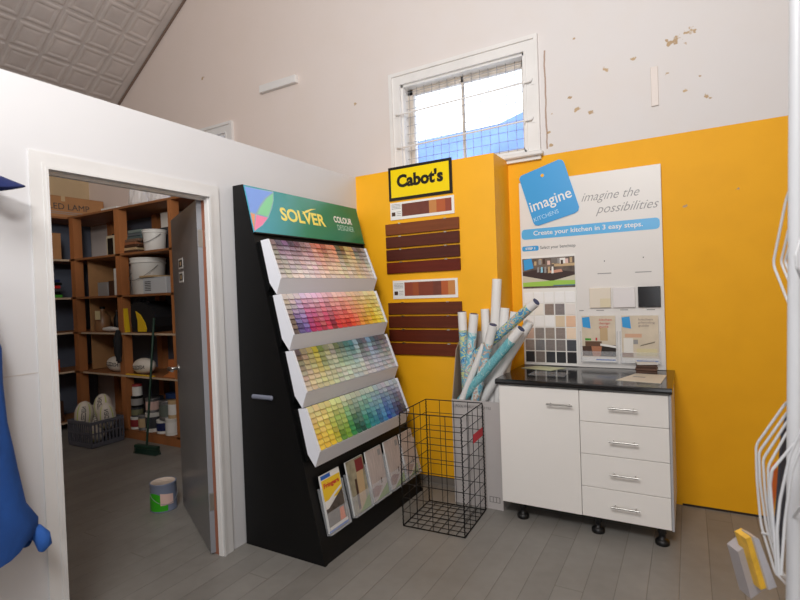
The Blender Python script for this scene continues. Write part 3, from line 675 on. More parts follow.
B = MB(); sx = cz_(335, 205)[0]; shape(B, F, [(sx-.06, .165), (sx-.01, .196), (sx+.05, .215), (sx+.11, .222), (sx+.055, .207), (sx+.0, .182)], SOLY, .0014); B.build('swoosh', hd)
c0 = cz_(442, 200)[0]
text('COLOUR', offs(F, c0, .145, .0002), .225, .050, PRINTW, hd, bold=.03)
text('DESIGNER', offs(F, c0+.025, .088, .0002), .205, .042, mat('pale_outline', (170, 206, 190), .4), hd)
# trays
TRW = mat('tray_white', (230, 232, 240), .4)
TY0, TY1 = SY0+.016, -.625
def tray_pt(k, x, z): return (x+.078*k, z-.3215*k)
for k in range(4):
    A = tray_pt(k, .27, 1.822); Bc = tray_pt(k, .358, 1.590); C = tray_pt(k, .322, 1.500); inner = tray_pt(k, fx(1.822), 1.822); inn2 = tray_pt(k, fx(1.50), 1.50)
    o1 = tray_pt(k, .214, 1.815); o2 = tray_pt(k, .271, 1.566)
    B = MB(); th = .012
    for y in (TY0, TY1-th): B.prism([(o1[0], y, o1[1]), (A[0], y, A[1]), (Bc[0], y, Bc[1]), (C[0], y, C[1]), (o2[0], y, o2[1])], (0, th, 0), TRW)
    B.prism([(Bc[0]-.002, TY0+th, Bc[1]), (Bc[0], TY0+th, Bc[1]), (C[0], TY0+th, C[1]), (C[0]-.012, TY0+th, C[1]+.002), (Bc[0]-.03, TY0+th, Bc[1]-.006)], (0, TY1-TY0-2*th, 0), TRW)
    d = Vector((Bc[0]-A[0], 0, Bc[1]-A[1])).normalized(); nn_ = Vector((-d.z, 0, d.x))
    q = [Vector((A[0], 0, A[1]))-nn_*.020, Vector((Bc[0], 0, Bc[1]))-nn_*.020, Vector((Bc[0], 0, Bc[1]))-nn_*.026, Vector((A[0], 0, A[1]))-nn_*.026]
    B.prism([(p.x, TY0+th, p.z) for p in q], (0, TY1-TY0-2*th, 0), TRW)
    B.build('tray', st)
    B = MB(); B.prism([(inner[0]-.004, TY0+.006, inner[1]-.01), (o1[0]+.01, TY0+.006, o1[1]-.012), (o2[0]+.005, TY0+.006, o2[1]), (inn2[0]-.004, TY0+.006, inn2[1]+.02)], (0, TY1-TY0-.012, 0), BLACK); B.build('tray_bracket', st)
# pocket row + brochures
ACR = bpy.data.materials.new('clear_acrylic'); ACR.use_nodes = True
_b = ACR.node_tree.nodes['Principled BSDF']; _b.inputs['Base Color'].default_value = (.9, .92, .95, 1); _b.inputs['Roughness'].default_value = .08; _b.inputs['Alpha'].default_value = .16
PZ0, PZ1 = .135, .46
covers = []
tops = [(-1.590, -1.412), (-1.345, -1.165), (-1.130, -.945), (-.905, -.720), (-.690, -.515)]
for k, (y0, y1) in enumerate(tops):
    Fp = frame(Vector((fx(PZ0), y0-.008, PZ0))+nrm*.001, YA, up); w_ = y1-y0+.016
    B = MB(); B.box((0, 0, 0), (w_, .004, .034), ACR, Fp); B.box((0, 0, .030), (w_, .12, .034), ACR, Fp); B.box((0, 0, 0), (.003, .26, .034), ACR, Fp); B.box((w_-.003, 0, 0), (w_, .26, .034), ACR, Fp)
    tag(B.build('brochure_pocket', st), 'clear plastic pocket')
PG = mat('leaf_print', (120, 150, 60), .4); PB = mat('deck_print', (192, 178, 172), .4, var=.15, vs=25, stretch=(1, 3, .4)); PD = mat('magazine_dark', (84, 74, 66), .4, var=.4, vs=40)
labs = ['yellow topped magazine in the leftmost pocket at the foot of the display stand', 'tan and green garden brochure in the second pocket at the stand foot', 'pale grey decking brochure in the middle pocket at the stand foot',
        'pale grey decking brochure in the fourth pocket at the stand foot', 'pale grey decking brochure in the rightmost pocket, partly behind the wire basket']
for k, (y0, y1) in enumerate(tops):
    Fb = frame(Vector((fx(PZ0+.008), y0, PZ0+.008))+nrm*.012, YA, (up+nrm*.045).normalized()); w_ = y1-y0; h = .32
    t = thing('brochure', Fb.translation, labs[k], 'brochure', 'brochures at the foot of the stand')
    MB().box((0, 0, -.006), (w_, h, .004), PRINTW, Fb).build('pages', t)
    B = MB(); G = offs(Fb, 0, 0, .0045)
    if k == 0:
        rect(B, G, .004, .175, w_-.004, h-.03, YELPRINT); shape(B, G, [(.03, .13), (.17, .20), (w_-.004, .21), (w_-.004, .03), (.006, .03), (.006, .13)], PD, .0008); rect(B, G, .004, h-.026, .09, h-.004, MIDBLUE)
        shape(B, G, [(.11, .03), (.16, .03), (.155, .10), (.12, .10)], ORANGE, .0012); shape(B, G, [(.006, .14), (.03, .17), (.10, .20), (w_-.01, .222), (w_-.01, .208), (.10, .185), (.04, .15)], PRINTW, .0012)
        rect(B, G, .0, 0, w_, .012, MIDBLUE)
    elif k == 1:
        rect(B, G, 0, 0, w_, h, mat('garden_print', (150, 142, 118), .4, var=.35, vs=18)); shape(B, G, [(.07, .01), (.14, .01), (.16, .24), (.09, .24)], TAN, .0008); rect(B, G, .09, .235, w_-.01, h-.01, mat('maroon_print', (130, 44, 44), .4), .0012); shape(B, G, [(.06, 0), (w_, 0), (w_, .08)], PG, .0014); shape(B, G, [(.05, .02), (.075, .02), (.08, .2), (.06, .2)], BROWN, .0014)
    else:
        rect(B, G, 0, 0, w_, h, PB); rect(B, G, w_-.05, h-.06, w_-.015, h-.02, GREYP, .0008); shape(B, G, [(.04, 0), (w_, 0), (w_, .07)], PG, .0010); shape(B, G, [(.0, .03), (.06, .02), (.12, .07), (.05, .09), (0, .075)], mat('magnolia_print', (150, 110, 104), .4), .0008)
        shape(B, G, [(.115, .085), (.13, .085), (.13, .12), (.118, .12)], BROWN, .0012)
    B.build('cover', t)
    if k == 0: text('Fringers', offs(G, .018, .235, .001), .14, .035, RED, t, bold=.03)

# colour chips: nineteen columns by eight rows in each tray
def chip_mat():
    m = bpy.data.materials.new('chip_card'); m.use_nodes = True; nt = m.node_tree; b = nt.nodes['Principled BSDF']
    oi = nt.nodes.new('ShaderNodeObjectInfo'); nt.links.new(oi.outputs['Color'], b.inputs['Base Color']); b.inputs['Roughness'].default_value = .35; return m
CHIP = chip_mat(); NC, NR = 19, 8
def lerp(a, b, t): return tuple(x+(y-x)*t for x, y in zip(a, b))
def pal(lst, t):
    t = t*(len(lst)-1); i = min(int(t), len(lst)-2); return lerp(lst[i], lst[i+1], t-i)
deep = [[(110, 96, 92), (92, 66, 92), (110, 76, 110), (70, 40, 50), (84, 40, 46), (120, 70, 76), (150, 90, 90), (176, 80, 66), (190, 84, 60), (150, 70, 56), (176, 96, 70), (200, 110, 84), (84, 84, 64), (120, 84, 56), (176, 150, 84), (206, 160, 110), (80, 84, 96), (110, 96, 90), (150, 140, 136)],
        [(96, 84, 80), (84, 66, 132), (106, 76, 160), (176, 56, 116), (190, 50, 90), (176, 56, 76), (216, 66, 90), (150, 50, 66), (220, 66, 66), (226, 76, 66), (214, 70, 60), (236, 90, 66), (240, 120, 76), (240, 150, 76), (216, 160, 60), (240, 190, 56), (226, 190, 40), (246, 216, 60), (240, 226, 110)],
        [(96, 92, 84), (140, 124, 96), (150, 140, 84), (176, 166, 66), (110, 120, 66), (140, 140, 110), (150, 150, 130), (90, 110, 84), (80, 106, 96), (76, 130, 126), (66, 116, 126), (110, 160, 170), (66, 84, 92), (100, 110, 120), (106, 140, 176), (70, 90, 116), (56, 60, 70), (96, 96, 100), (120, 120, 120)],
        [(236, 196, 60), (240, 206, 66), (226, 200, 50), (190, 186, 60), (110, 150, 56), (130, 180, 66), (60, 150, 84), (40, 96, 70), (36, 84, 76), (50, 150, 126), (40, 130, 140), (50, 150, 170), (50, 116, 160), (60, 140, 200), (36, 90, 180), (50, 100, 170), (46, 66, 126), (40, 50, 96), (70, 76, 90)]]
pale = [[(196, 186, 170), (226, 214, 206), (236, 214, 216), (236, 206, 196), (236, 214, 190), (230, 216, 190), (226, 206, 170), (226, 216, 200)], [(226, 206, 196), (220, 200, 226), (240, 196, 206), (240, 206, 190), (240, 216, 176), (236, 226, 166)],
        [(206, 190, 160), (210, 206, 150), (206, 212, 190), (196, 216, 206), (206, 206, 210), (200, 206, 220), (206, 206, 206)], [(226, 206, 166), (230, 226, 150), (206, 216, 190), (190, 206, 190), (196, 206, 210), (196, 200, 216)]]
def cname(c):
    r, g, b = [x/255 for x in c]; h, l, s = colorsys.rgb_to_hls(r, g, b)
    sh = 'deep' if l < .3 else 'dark' if l < .42 else 'mid' if l < .62 else 'light' if l < .75 else 'pale'
    if s < .14: nm = 'grey'
    else:
        h *= 360
        nm = 'red' if h < 12 or h >= 345 else 'orange' if h < 30 and l > .45 else 'brown' if h < 45 and l <= .5 else 'peach' if h < 45 else 'yellow' if h < 68 else 'green' if h < 160 else 'teal' if h < 195 else 'blue' if h < 250 else 'violet' if h < 300 else 'pink'
    return sh+' '+nm
ORD = ['first', 'second', 'third', 'fourth', 'fifth', 'sixth', 'seventh', 'eighth', 'ninth', 'tenth']
chip0 = None
CW = (TY1-TY0-.03)/NC
def chip_geo(M, ch_):                                     # shingled card with a rounded lower edge
    B = MB(); w_ = CW*.90; P = [(0, ch_*1.25), (0, .006), (.003, .0015), (.008, 0), (w_-.008, 0), (w_-.003, .0015), (w_, .006), (w_, ch_*1.25)]
    return [(M @ Vector((a_, b_, .0075-.0095*b_/(ch_*1.25)+z))) for z in (0, .0022) for a_, b_ in P]
A0 = Vector((.27, 0, 1.822)); B0 = Vector((.358, 0, 1.590)); slope_len = (B0-A0).length; CH = (slope_len-.006)/NR
upt = (A0-B0).normalized(); chn = 8
chipface = [tuple(range(7, -1, -1)), tuple(range(8, 16))]+[(i, (i+1) % 8, 8+(i+1) % 8, 8+i) for i in range(8)]
stuffv, stufff, stuffc = [], [], []
nchip = 0
for k in range(4):
    for c in range(NC):
        pk = .55+.45*random.random(); shift = random.uniform(-.12, .12)
        for r in range(NR):                               # r = 0 is the top row
            t = r/(NR-1) if k in (0, 2) else 1-r/(NR-1)     # 0 at the saturated end
            dc = deep[k][c]; pc_ = pal(pale[k], c/(NC-1))
            q = min(1, max(0, (t+shift*.5)*(1.25 if k in (0, 2) else .95)))**(.62 if k == 0 else .8 if k == 2 else 1.1); col = lerp(dc, pc_, q)
            j = random.uniform(-14, 14); col = tuple(min(250, max(20, x+j+random.uniform(-8, 8))) for x in col)
            base = Vector((B0.x+.078*k, TY0+.016+c*CW, B0.z-.3215*k))+upt*(.004+(NR-1-r)*CH)
            nt_ = Vector((1, 0, 0)).cross(Vector((0, 1, 0))); Mx = frame(base, YA, upt); Mx = offs(Mx, 0, 0, -.013)
            if c < 9:
                if chip0 is None:
                    me = bpy.data.meshes.new('paint_chip'); me.from_pydata([tuple(p) for p in chip_geo(Matrix.Identity(4), CH)], [], chipface); me.materials.append(CHIP)
                    o = chip0 = bpy.data.objects.new('paint_chip', me)
                else: o = chip0.copy()
                COL.objects.link(o); o.matrix_world = Mx; o.color = (*lin(col), 1); nchip += 1
                o['label'] = '%s colour chip, %s column from left, %s row down, %s tray' % (cname(col), ORD[c], ORD[r], ORD[k]); o['category'] = 'colour chip'; o['group'] = 'paint colour chips in the trays of the display stand'
            else:
                i0 = len(stuffv); stuffv += [tuple(p) for p in chip_geo(Mx, CH)]; stufff += [tuple(i0+a_ for a_ in f_) for f_ in chipface]; stuffc += [(*lin(col), 1)]*len(chipface)
me = bpy.data.meshes.new('paint_chips'); me.from_pydata(stuffv, [], stufff)
ca = me.color_attributes.new('card_colour', 'FLOAT_COLOR', 'CORNER')
for p, cc in zip(me.polygons, stuffc):
    for li in p.loop_indices: ca.data[li].color = cc
m = bpy.data.materials.new('chip_card_many'); m.use_nodes = True; an = m.node_tree.nodes.new('ShaderNodeVertexColor'); an.layer_name = 'card_colour'
m.node_tree.links.new(an.outputs[0], m.node_tree.nodes['Principled BSDF'].inputs['Base Color']); m.node_tree.nodes['Principled BSDF'].inputs['Roughness'].default_value = .35; me.materials.append(m)
o = bpy.data.objects.new('paint_chips', me); COL.objects.link(o); tag(o, 'remaining paint colour chips filling the right half of the four display stand trays', 'colour chips', None, 'stuff')

# ================================================================ YELLOW RETURN: signs and stain boards
YF = -.334
def wallframe(x, z, y): return frame((x, y, z), XA, ZA)
t = thing('wall_sign', (.32, YF, 2.205), "yellow Cabot's sign with black border at the top of the yellow return", 'sign')
SG = wallframe(.322, 2.206, YF-.001); sw, sh_ = .545, .262
MB().box((0, 0, 0), (sw, sh_, .010), mat('sign_black', (24, 18, 14), .4), SG).build('board', t)
B = MB(); rect(B, SG, .022, .022, sw-.022, sh_-.022, mat('sign_yellow', (246, 214, 0), .35), .0108); B.build('yellow_face', t)
text("Cabot's", offs(SG, .075, .095, .011), .40, .105, mat('sign_ink', (20, 16, 14), .4), t, bold=.045)
def stain_chart(z0, z1, x0, x1, cols, label):
    t = thing('stain_chart', (x0, YF, z0), label, 'colour chart'); G = wallframe(x0, z0, YF-.001); w_, h_ = x1-x0, z1-z0
    MB().box((0, 0, 0), (w_, h_, .006), PRINTW, G).build('card', t)
    B = MB(); tot = sum(c[1] for c in cols); xx = .105; W_ = w_-.105-.02
    for c, q in cols: rect(B, G, xx, .022, xx+W_*q/tot, h_-.016, c, .0068); xx += W_*q/tot
    B.build('stain_swatches', t)
    B = MB(); rect(B, G, .012, .03, .045, .06, BROWN, .0068)
    for k in range(4): rect(B, G, .012, .085+k*.011, .095, .089+k*.011, GREYP, .0068)
    for k in range(3): rect(B, G, .055, .03+k*.014, .095, .034+k*.014, GREYP, .0068)
    B.build('printed_text', t)
W1 = mat('stain_dark', (112, 58, 46), .4, var=.1, vs=20); W2 = mat('stain_oak', (196, 132, 74), .4); W3 = mat('stain_cedar', (180, 92, 50), .4); W4 = mat('stain_merbau', (146, 70, 50), .4); W5 = mat('stain_jarrah', (128, 60, 42), .4); W6 = mat('stain_teak', (156, 78, 44), .4)
stain_chart(2.055, 2.19, .327, .876, [(W1, 4.2), (W2, 1.1), (W3, 1.3), (W4, .9)], 'white stain chart with dark swatches right under the yellow sign')
stain_chart(1.43, 1.575, .325, .882, [(W4, 1.3), (W6, .9), (W5, 2.2), (W1, 1.2), (W3, 1), (W2, 1)], 'white stain chart between the two groups of stained boards')
def plank_group(ztop, zbot, cols, where):
    n = 4; gap = .014; h = (ztop-zbot-gap*(n-1))/n
    for k in range(n):
        z1 = ztop-k*(h+gap); z0 = z1-h
        wd = mat('stained_'+cols[k][0].replace(' ', '_'), cols[k][1], .45, var=.16, vs=9, stretch=(.35, 1, 5), spec=.3)
        t = thing('stained_board', (.28, YF, z0), '%s stained timber board, %s from the top of the %s group' % (cols[k][0], ORD[k], where), 'timber board', 'stained timber sample boards on the yellow return')
        MB().bevbox((.280, YF-.02, z0), (.912, YF-.001, z1), wd, .003).build('plank', t)
        B = MB(); 
        for x in (.40, .79): B.box((x, YF-.022, z1-.004), (x+.02, YF, z1+.004), CHROME)
        B.build('clip', t)
plank_group(2.024, 1.632, [('red brown', (122, 66, 36)), ('dark brown', (86, 40, 28)), ('deep brown', (78, 34, 26)), ('merbau brown', (98, 34, 20))], 'upper')
plank_group(1.400, .990, [('walnut brown', (98, 48, 28)), ('chestnut brown', (92, 40, 22)), ('mahogany brown', (88, 34, 18)), ('rust brown', (100, 42, 22))], 'lower')

# ================================================================ WIRE BASKET
BWM = mat('black_wire', (28, 27, 28), .45, .3)
bo = Vector((.7637, -1.0638, 0)); br = .0505; bw, bh = .411, .7185
ex = Vector((math.cos(br), math.sin(br), 0)); ey = Vector((-math.sin(br), math.cos(br), 0))
t = thing('wire_basket', bo+(ex+ey)*bw/2, 'tall open black wire mesh basket standing empty before the display stand', 'basket')
def grid(o_, a, b, wa, wb, na, nb, name):
    B = MB()
    for i in range(na+1): p = o_+a*(wa*i/na); B.tube([p, p+b*wb], .0034 if i in (0, na) else .0022, BWM, 6, True)
    for j in range(nb+1): p = o_+b*(wb*j/nb); B.tube([p, p+a*wa], .0034 if j in (0, nb) else .0022, BWM, 6, True)
    B.build(name, t)
Z = Vector((0, 0, 1)); z0 = Vector((0, 0, .006))
grid(bo+z0, ex, Z, bw, bh, 4, 8, 'side_panel'); grid(bo+z0+ey*bw, ex, Z, bw, bh, 4, 8, 'side_panel'); grid(bo+z0, ey, Z, bw, bh, 4, 8, 'side_panel'); grid(bo+z0+ex*bw, ey, Z, bw, bh, 4, 8, 'side_panel')
grid(bo+z0, ex, ey, bw, bw, 7, 7, 'base_panel')
for p in (bo, bo+ex*bw, bo+ex*bw+ey*bw, bo+ey*bw):
    B = MB(); B.tube([p+z0+Vector((.0065*math.cos(k*PI/2), .0065*math.sin(k*PI/2), .005+k*.0062)) for k in range(114)], .0016, BWM, 4); B.build('corner_coil', t)
B = MB(); G = frame(bo+ex*(bw+.004)+ey*(bw*.48)+Z*.515, ey, Z); B.box((0, 0, 0), (.19, .055, .002), mat('red_tag', (200, 20, 40), .5), G); tag(B.build('price_tag', t), 'red tag')

# ================================================================ CARTON OF POSTER ROLLS
CX0, CX1, CY0, CY1, CZ = .912, 1.262, -.585, -.338, .725
CGR = mat('grey_carton', (186, 180, 178), .7, var=.04, vs=5); CIN = mat('carton_inside', (150, 132, 116), .8)
t = thing('poster_carton', ((CX0+CX1)/2, (CY0+CY1)/2, 0), 'tall pale grey cardboard carton of poster rolls left of the white cabinet', 'carton')
th = .006; B = MB()
B.box((CX0, CY0, 0), (CX1, CY0+th, CZ), CGR); B.build('front_panel', t)
MB().prism([(CX0, CY0+th, 0), (CX0, CY0+th, CZ), (CX0, CY0+.10, 1.06), (CX0, CY1-th, 1.18), (CX0, CY1-th, 0)], (th, 0, 0), CIN).build('side_panel', t)
MB().prism([(CX1-th, CY0+th, 0), (CX1-th, CY0+th, CZ), (CX1-th, CY0+.12, .98), (CX1-th, CY1-th, 1.10), (CX1-th, CY1-th, 0)], (th, 0, 0), CGR).build('side_panel', t)
MB().box((CX0, CY1-th, 0), (CX1, CY1, 1.18), CGR).build('back_panel', t)
MB().box((CX0+th, CY0+th, .001), (CX1-th, CY1-th, .008), CGR).build('base_panel', t)
G = wallframe(CX0, 0, CY0-.0004)
text('POOL WORLD PROPERTIES', offs(G, .03, .672), .255, .017, GREYP if False else mat('carton_ink', (120, 116, 114), .6), t)
B = MB(); rect(B, G, CX1-CX0-.095, .045, CX1-CX0-.02, .085, mat('carton_ink', (0, 0, 0)), .0003)
for k in range(3): rect(B, G, CX1-CX0-.090+k*.023, .049, CX1-CX0-.072+k*.023, .081, CGR, .0006)
B.build('printed_marks', t)
# rolls
ART = {}
def art(nm, cols, sc):
    m = bpy.data.materials.new('poster_'+nm); m.use_nodes = True; nt = m.node_tree; N = nt.nodes; b = N['Principled BSDF']
    tc = N.new('ShaderNodeTexCoord'); mp = N.new('ShaderNodeMapping'); mp.inputs['Scale'].default_value = sc; nt.links.new(tc.outputs['Object'], mp.inputs[0])
    no = N.new('ShaderNodeTexNoise'); no.inputs['Scale'].default_value = 1; no.inputs['Detail'].default_value = 3; no.inputs['Distortion'].default_value = 1.2; nt.links.new(mp.outputs[0], no.inputs[0])
    r = N.new('ShaderNodeValToRGB'); r.color_ramp.interpolation = 'CONSTANT'; e = r.color_ramp.elements
    while len(e) > 1: e.remove(e[0])
    n = len(cols); e[0].position = 0; e[0].color = (*lin(cols[0]), 1)
    for i in range(1, n): x = e.new(.33+.36*(i-1)/(n-1)); x.color = (*lin(cols[i]), 1)
    nt.links.new(no.outputs[0], r.inputs[0]); nt.links.new(r.outputs[0], b.inputs['Base Color']); b.inputs['Roughness'].default_value = .3; ART[nm] = m; return m
sea = art('sea', [(40, 110, 186), (110, 180, 206), (150, 206, 216), (214, 226, 226), (206, 170, 150), (120, 180, 206), (206, 216, 180)], (16, 16, 12))
teal = art('teal', [(90, 160, 176), (110, 180, 190), (130, 196, 204), (100, 172, 184), (176, 210, 210)], (50, 50, 8))
mixd = art('beach', [(40, 100, 180), (216, 190, 160), (90, 170, 206), (206, 210, 150), (60, 130, 190), (150, 200, 216)], (12, 16, 16))
ROLLW = mat('roll_white', (232, 230, 228), .4)
def roll(top, yt, mid, ym, m, label, capm=NAVY, wlen=.13, r=.031, zend=.03, longer=0):
    a = at(*top, 'y', yt); b = at(*mid, 'y', ym); d = (b-a).normalized(); L = (zend-a.z)/d.z
    for lo, hi, ax in ((CX0+.012+r, CX1-.012-r, 0), (CY0+.012+r, CY1-.012-r, 1)):
        for lim in (lo, hi):
            if abs(d[ax]) > 1e-4:
                s = (lim-a[ax])/d[ax]
                p = a+d*s
                if s > .25 and p.z < 1.0 and ((lim == lo and d[ax] < 0) or (lim == hi and d[ax] > 0)): L = min(L, s)
    e = a+d*L
    t = thing('poster_roll', e, label, 'poster roll', 'poster rolls standing in the grey carton')
    MB().tube([a, a+d*wlen], r, ROLLW, 20).build('white_end', t)
    MB().tube([a+d*wlen, e], r*1.005, m, 20).build('printed_sheet', t)
    if capm: MB().tube([a-d*.005, a+d*.01], r*.80, capm, 18).build('end_cap', t)
    return e
roll((497, 279), -.375, (495, 322), -.385, ROLLW, 'tallest plain white roll standing straight up in the carton', None, r=.033)
roll((536, 302), -.60, (500, 334), -.53, mixd, 'blue and sandy printed roll leaning furthest right over the board', wlen=.06)
roll((521, 329), -.62, (474, 385), -.55, teal, 'teal printed roll leaning right, front of the carton', wlen=.10)
roll((530, 322), -.50, (490, 388), -.47, ROLLW, 'plain white roll leaning right behind the teal roll', None)
roll((493, 325), -.60, (481, 376), -.55, sea, 'blue printed roll in the centre front with navy end cap')
roll((474, 314), -.50, (469, 372), -.50, sea, 'blue and brown printed roll second from the left')
roll((462, 312), -.46, (466, 385), -.47, mixd, 'leftmost blue printed roll with navy end cap')
roll((485, 309), -.37, (487, 360), -.39, ROLLW, 'plain white roll behind and left of the tallest roll', None)
roll((505, 308), -.375, (502, 350), -.40, ROLLW, 'plain white roll right behind the tallest roll', None)
roll((515, 312), -.375, (509, 350), -.39, mat('roll_cream', (226, 216, 200), .4), 'cream roll at the rear right of the carton', None)
roll((484, 345), -.57, (467, 387), -.56, ROLLW, 'thin plain white roll leaning left across the front of the carton', None, r=.022)

# ================================================================ WHITE KITCHEN CABINET
KW = mat('cabinet_white', (244, 240, 235), .3, var=.01, vs=2); KG = mat('cabinet_panel_edge', (206, 204, 204), .4); BLP = mat('black_plastic', (16, 16, 17), .4)
KX0, KX1, KYF, KZ0, KZ1 = 1.281, 2.270, -.656, .097, .862
t = thing('kitchen_cabinet', ((KX0+KX1)/2, -.35, 0), 'white kitchen cabinet with one door and four drawers on black legs', 'cabinet')
B = MB(); B.box((KX0, KYF+.02, KZ0), (KX0+.016, -.045, KZ1), KG); B.box((KX1-.016, KYF+.02, KZ0), (KX1, -.045, KZ1), KG); B.box((KX0+.016, KYF+.02, KZ0), (KX1-.016, -.045, KZ0+.016), KG)
B.box((KX0+.016, -.06, KZ0), (KX1-.016, -.045, KZ1), KG); B.box((1.772, KYF+.02, KZ0), (1.788, -.06, KZ1), KG); B.box((KX0+.016, KYF+.02, KZ1-.016), (KX1-.016, -.06, KZ1), KG)
B.build('body', t)
MB().bevbox((KX1-.012, KYF-.001, KZ0), (KX1, KYF+.019, KZ1), mat('edge_grey', (176, 176, 180), .4), .0015).build('end_panel', t)
def bar_handle(x0, x1, z, par):
    y = KYF-.032; B = MB(); B.tube([(x0, y, z), (x1, y, z)], .0055, CHROME, 12)
    for x in (x0+.022, x1-.022): B.tube([(x, y, z), (x, KYF, z)], .0045, CHROME, 10)
    tag(B.build('handle', par), 'brushed steel bar handle')
dX = 1.7795
d_ = MB().bevbox((KX0+.001, KYF, KZ0+.002), (dX-.0015, KYF+.018, KZ1-.004), KW, .002).build('door', t); bar_handle(1.590, 1.745, .765, d_)
zs = [KZ1-.004, .672, .478, .281, KZ0+.002]
for k in range(4):
    d_ = MB().bevbox((dX+.0015, KYF, zs[k+1]+.0015), (KX1-.014, KYF+.018, zs[k]-.0015), KW, .002).build('drawer', t); bar_handle(1.945, 2.10, [.768, .573, .379, .190][k], d_)
for x in (1.405, 1.862, 2.205):
    for y in (-.62, -.12):
        B = MB(); B.lathe((x, y, 0), [(.036, 0), (.038, .004), (.038, .022), (.030, .030), (.018, .034), (.018, .06), (.024, .066), (.024, KZ0)], BLP, 16)
        B.build('leg', t)
bt = MB(); bt.prism([(KX0-.018, -.01, .865), (KX0-.018, -.668, .865), (KX0-.018, -.676, .871), (KX0-.018, -.679, .882), (KX0-.018, -.676, .894), (KX0-.018, -.666, .900), (KX0-.018, -.01, .900)], (KX1-KX0+.024, 0, 0), mat('black_granite', (20, 20, 22), .12, spec=.6))
tag(bt.build('benchtop', origin=(1.78, -.34, .863)), 'glossy black benchtop lying on the white cabinet', 'benchtop')

# ---------------------------------------------------------------- imagine board
BY = -.035; b0 = (1.272, .902)
t = thing('display_board', (1.75, BY, .901), 'tall white kitchen planning board with blue banner standing on the benchtop', 'display board')
MB().bevbox((1.276, BY, .901), (2.226, -.012, 2.27), mat('board_white', (226, 222, 218), .4), .002).build('board', t)
IG = wallframe(0, 0, BY-.0002)
B = MB(); th_ = [(-.0, 0)]
# blue tag (tilted)
TL, TR, BR_, BL_ = Vector((1.283, 2.322)), Vector((1.612, 2.392)), Vector((1.705, 2.005)), Vector((1.385, 1.935))
ev = (TR-TL)*.5+(BR_-BL_)*.5; ev.normalize(); fv = Vector((ev.y, -ev.x)); tw, thh = .325, .39
TG = frame((TL.x, BY-.006, TL.y), (ev.x, 0, ev.y), (-fv.x, 0, -fv.y))
# tag outline follows the slanted corners
pts = [(1.283, 2.30), (1.296, 2.322), (1.575, 2.400), (1.600, 2.392), (1.612, 2.372), (1.706, 2.045), (1.700, 2.018), (1.675, 2.002), (1.415, 1.938), (1.390, 1.944), (1.378, 1.965)]
B.prism([(x, BY-.001, z) for x, z in pts], (0, -.006, 0), SKYBLUE); tg = B.build('blue_tag', t)
MB().lathe((1.455, BY-.0075, 2.302), [(.012, 0), (.012, .0012)], YW, 16, Matrix.Rotation(PI/2, 3, 'X')).build('hole', tg)
rt = Vector((1, .27)).normalized(); TG2 = frame((1.372, BY-.0072, 2.028), (rt.x, 0, rt.y), (-rt.y, 0, rt.x))
text('imagine', offs(TG2, 0, -.012), .305, .098, PRINTW, tg, bold=.008)
text('KITCHENS', offs(TG2, .0, -.062), .185, .030, mat('pale_blue_ink', (180, 220, 245), .4), tg)
INK = mat('handwriting_ink', (150, 148, 148), .5)
text('imagine the', offs(IG, 1.722, 2.058), .375, .080, INK, t, bold=-.006, shear=.45)
text('possibilities', offs(IG, 1.815, 1.965), .395, .080, INK, t, bold=-.006, shear=.45)
B = MB(); shape(B, IG, rrect(1.286, 1.842, 2.212, 1.918, .025), mat('banner_blue', (88, 176, 230), .35), .0006); B.build('banner', t)
text('Create your kitchen in 3 easy steps.', offs(IG, 1.375, 1.858, .001), .735, .044, PRINTW, t, bold=.012)
B = MB(); shape(B, IG, rrect(1.287, 1.755, 1.410, 1.792, .012), SKYBLUE, .0006); B.build('banner', t)
text('STEP 1', offs(IG, 1.312, 1.765, .001), .072, .017, PRINTW, t, bold=.03)
text('Select your benchtop', offs(IG, 1.422, 1.757, .0003), .250, .030, DARKT, t)
# swatch panel sheet
SWP = MB().bevbox((1.279, BY-.006, .905), (1.668, BY-.001, 1.715), PRINTW, .001).build('swatch_panel', t)
PG2 = wallframe(0, 0, BY-.0064); B = MB()
rect(B, PG2, 1.286, 1.475, 1.664, 1.698, mat('photo_dark', (104, 90, 80), .35, var=.5, vs=14), .0003)
rect(B, PG2, 1.286, 1.52, 1.664, 1.575, mat('photo_cream', (206, 200, 180), .35), .0006)
shape(B, PG2, [(1.286, 1.60), (1.45, 1.62), (1.664, 1.585), (1.664, 1.565), (1.50, 1.525), (1.286, 1.572)], mat('photo_bench', (64, 48, 44), .3), .0009)
shape(B, PG2, [(1.47, 1.60), (1.57, 1.61), (1.58, 1.59), (1.50, 1.582)], mat('photo_skin', (206, 150, 126), .4), .0012)
rect(B, PG2, 1.52, 1.63, 1.664, 1.65, TAN, .0008); rect(B, PG2, 1.56, 1.65, 1.60, 1.69, PRINTW, .0009); rect(B, PG2, 1.41, 1.655, 1.43, 1.69, TAN, .0009)
shape(B, PG2, [(1.30, 1.61), (1.37, 1.625), (1.355, 1.70), (1.295, 1.69)], SKYBLUE, .0014)
shape(B, PG2, [(1.286, 1.490), (1.664, 1.490), (1.664, 1.525), (1.55, 1.53), (1.286, 1.520)], mat('lime_print', (160, 204, 84), .35), .0015)
for k in range(9): rect(B, PG2, 1.375+k*.032, 1.645+.004*(k % 3), 1.392+k*.032+.004*(k % 2), 1.675+.008*(k % 3), [TAN, GREYP, BROWN, PINK][k % 4], .0010)
rect(B, PG2, 1.50, 1.655, 1.545, 1.697, mat('photo_grey', (120, 112, 106), .4), .0011)
for k in range(5): shape(B, PG2, [(1.395+.026*k, 1.592-.003*k), (1.412+.026*k, 1.594-.003*k), (1.410+.026*k, 1.632), (1.398+.026*k, 1.630)], [GREYP, PALEBLUE, GREYP, TAN, PRINTW][k], .0013)
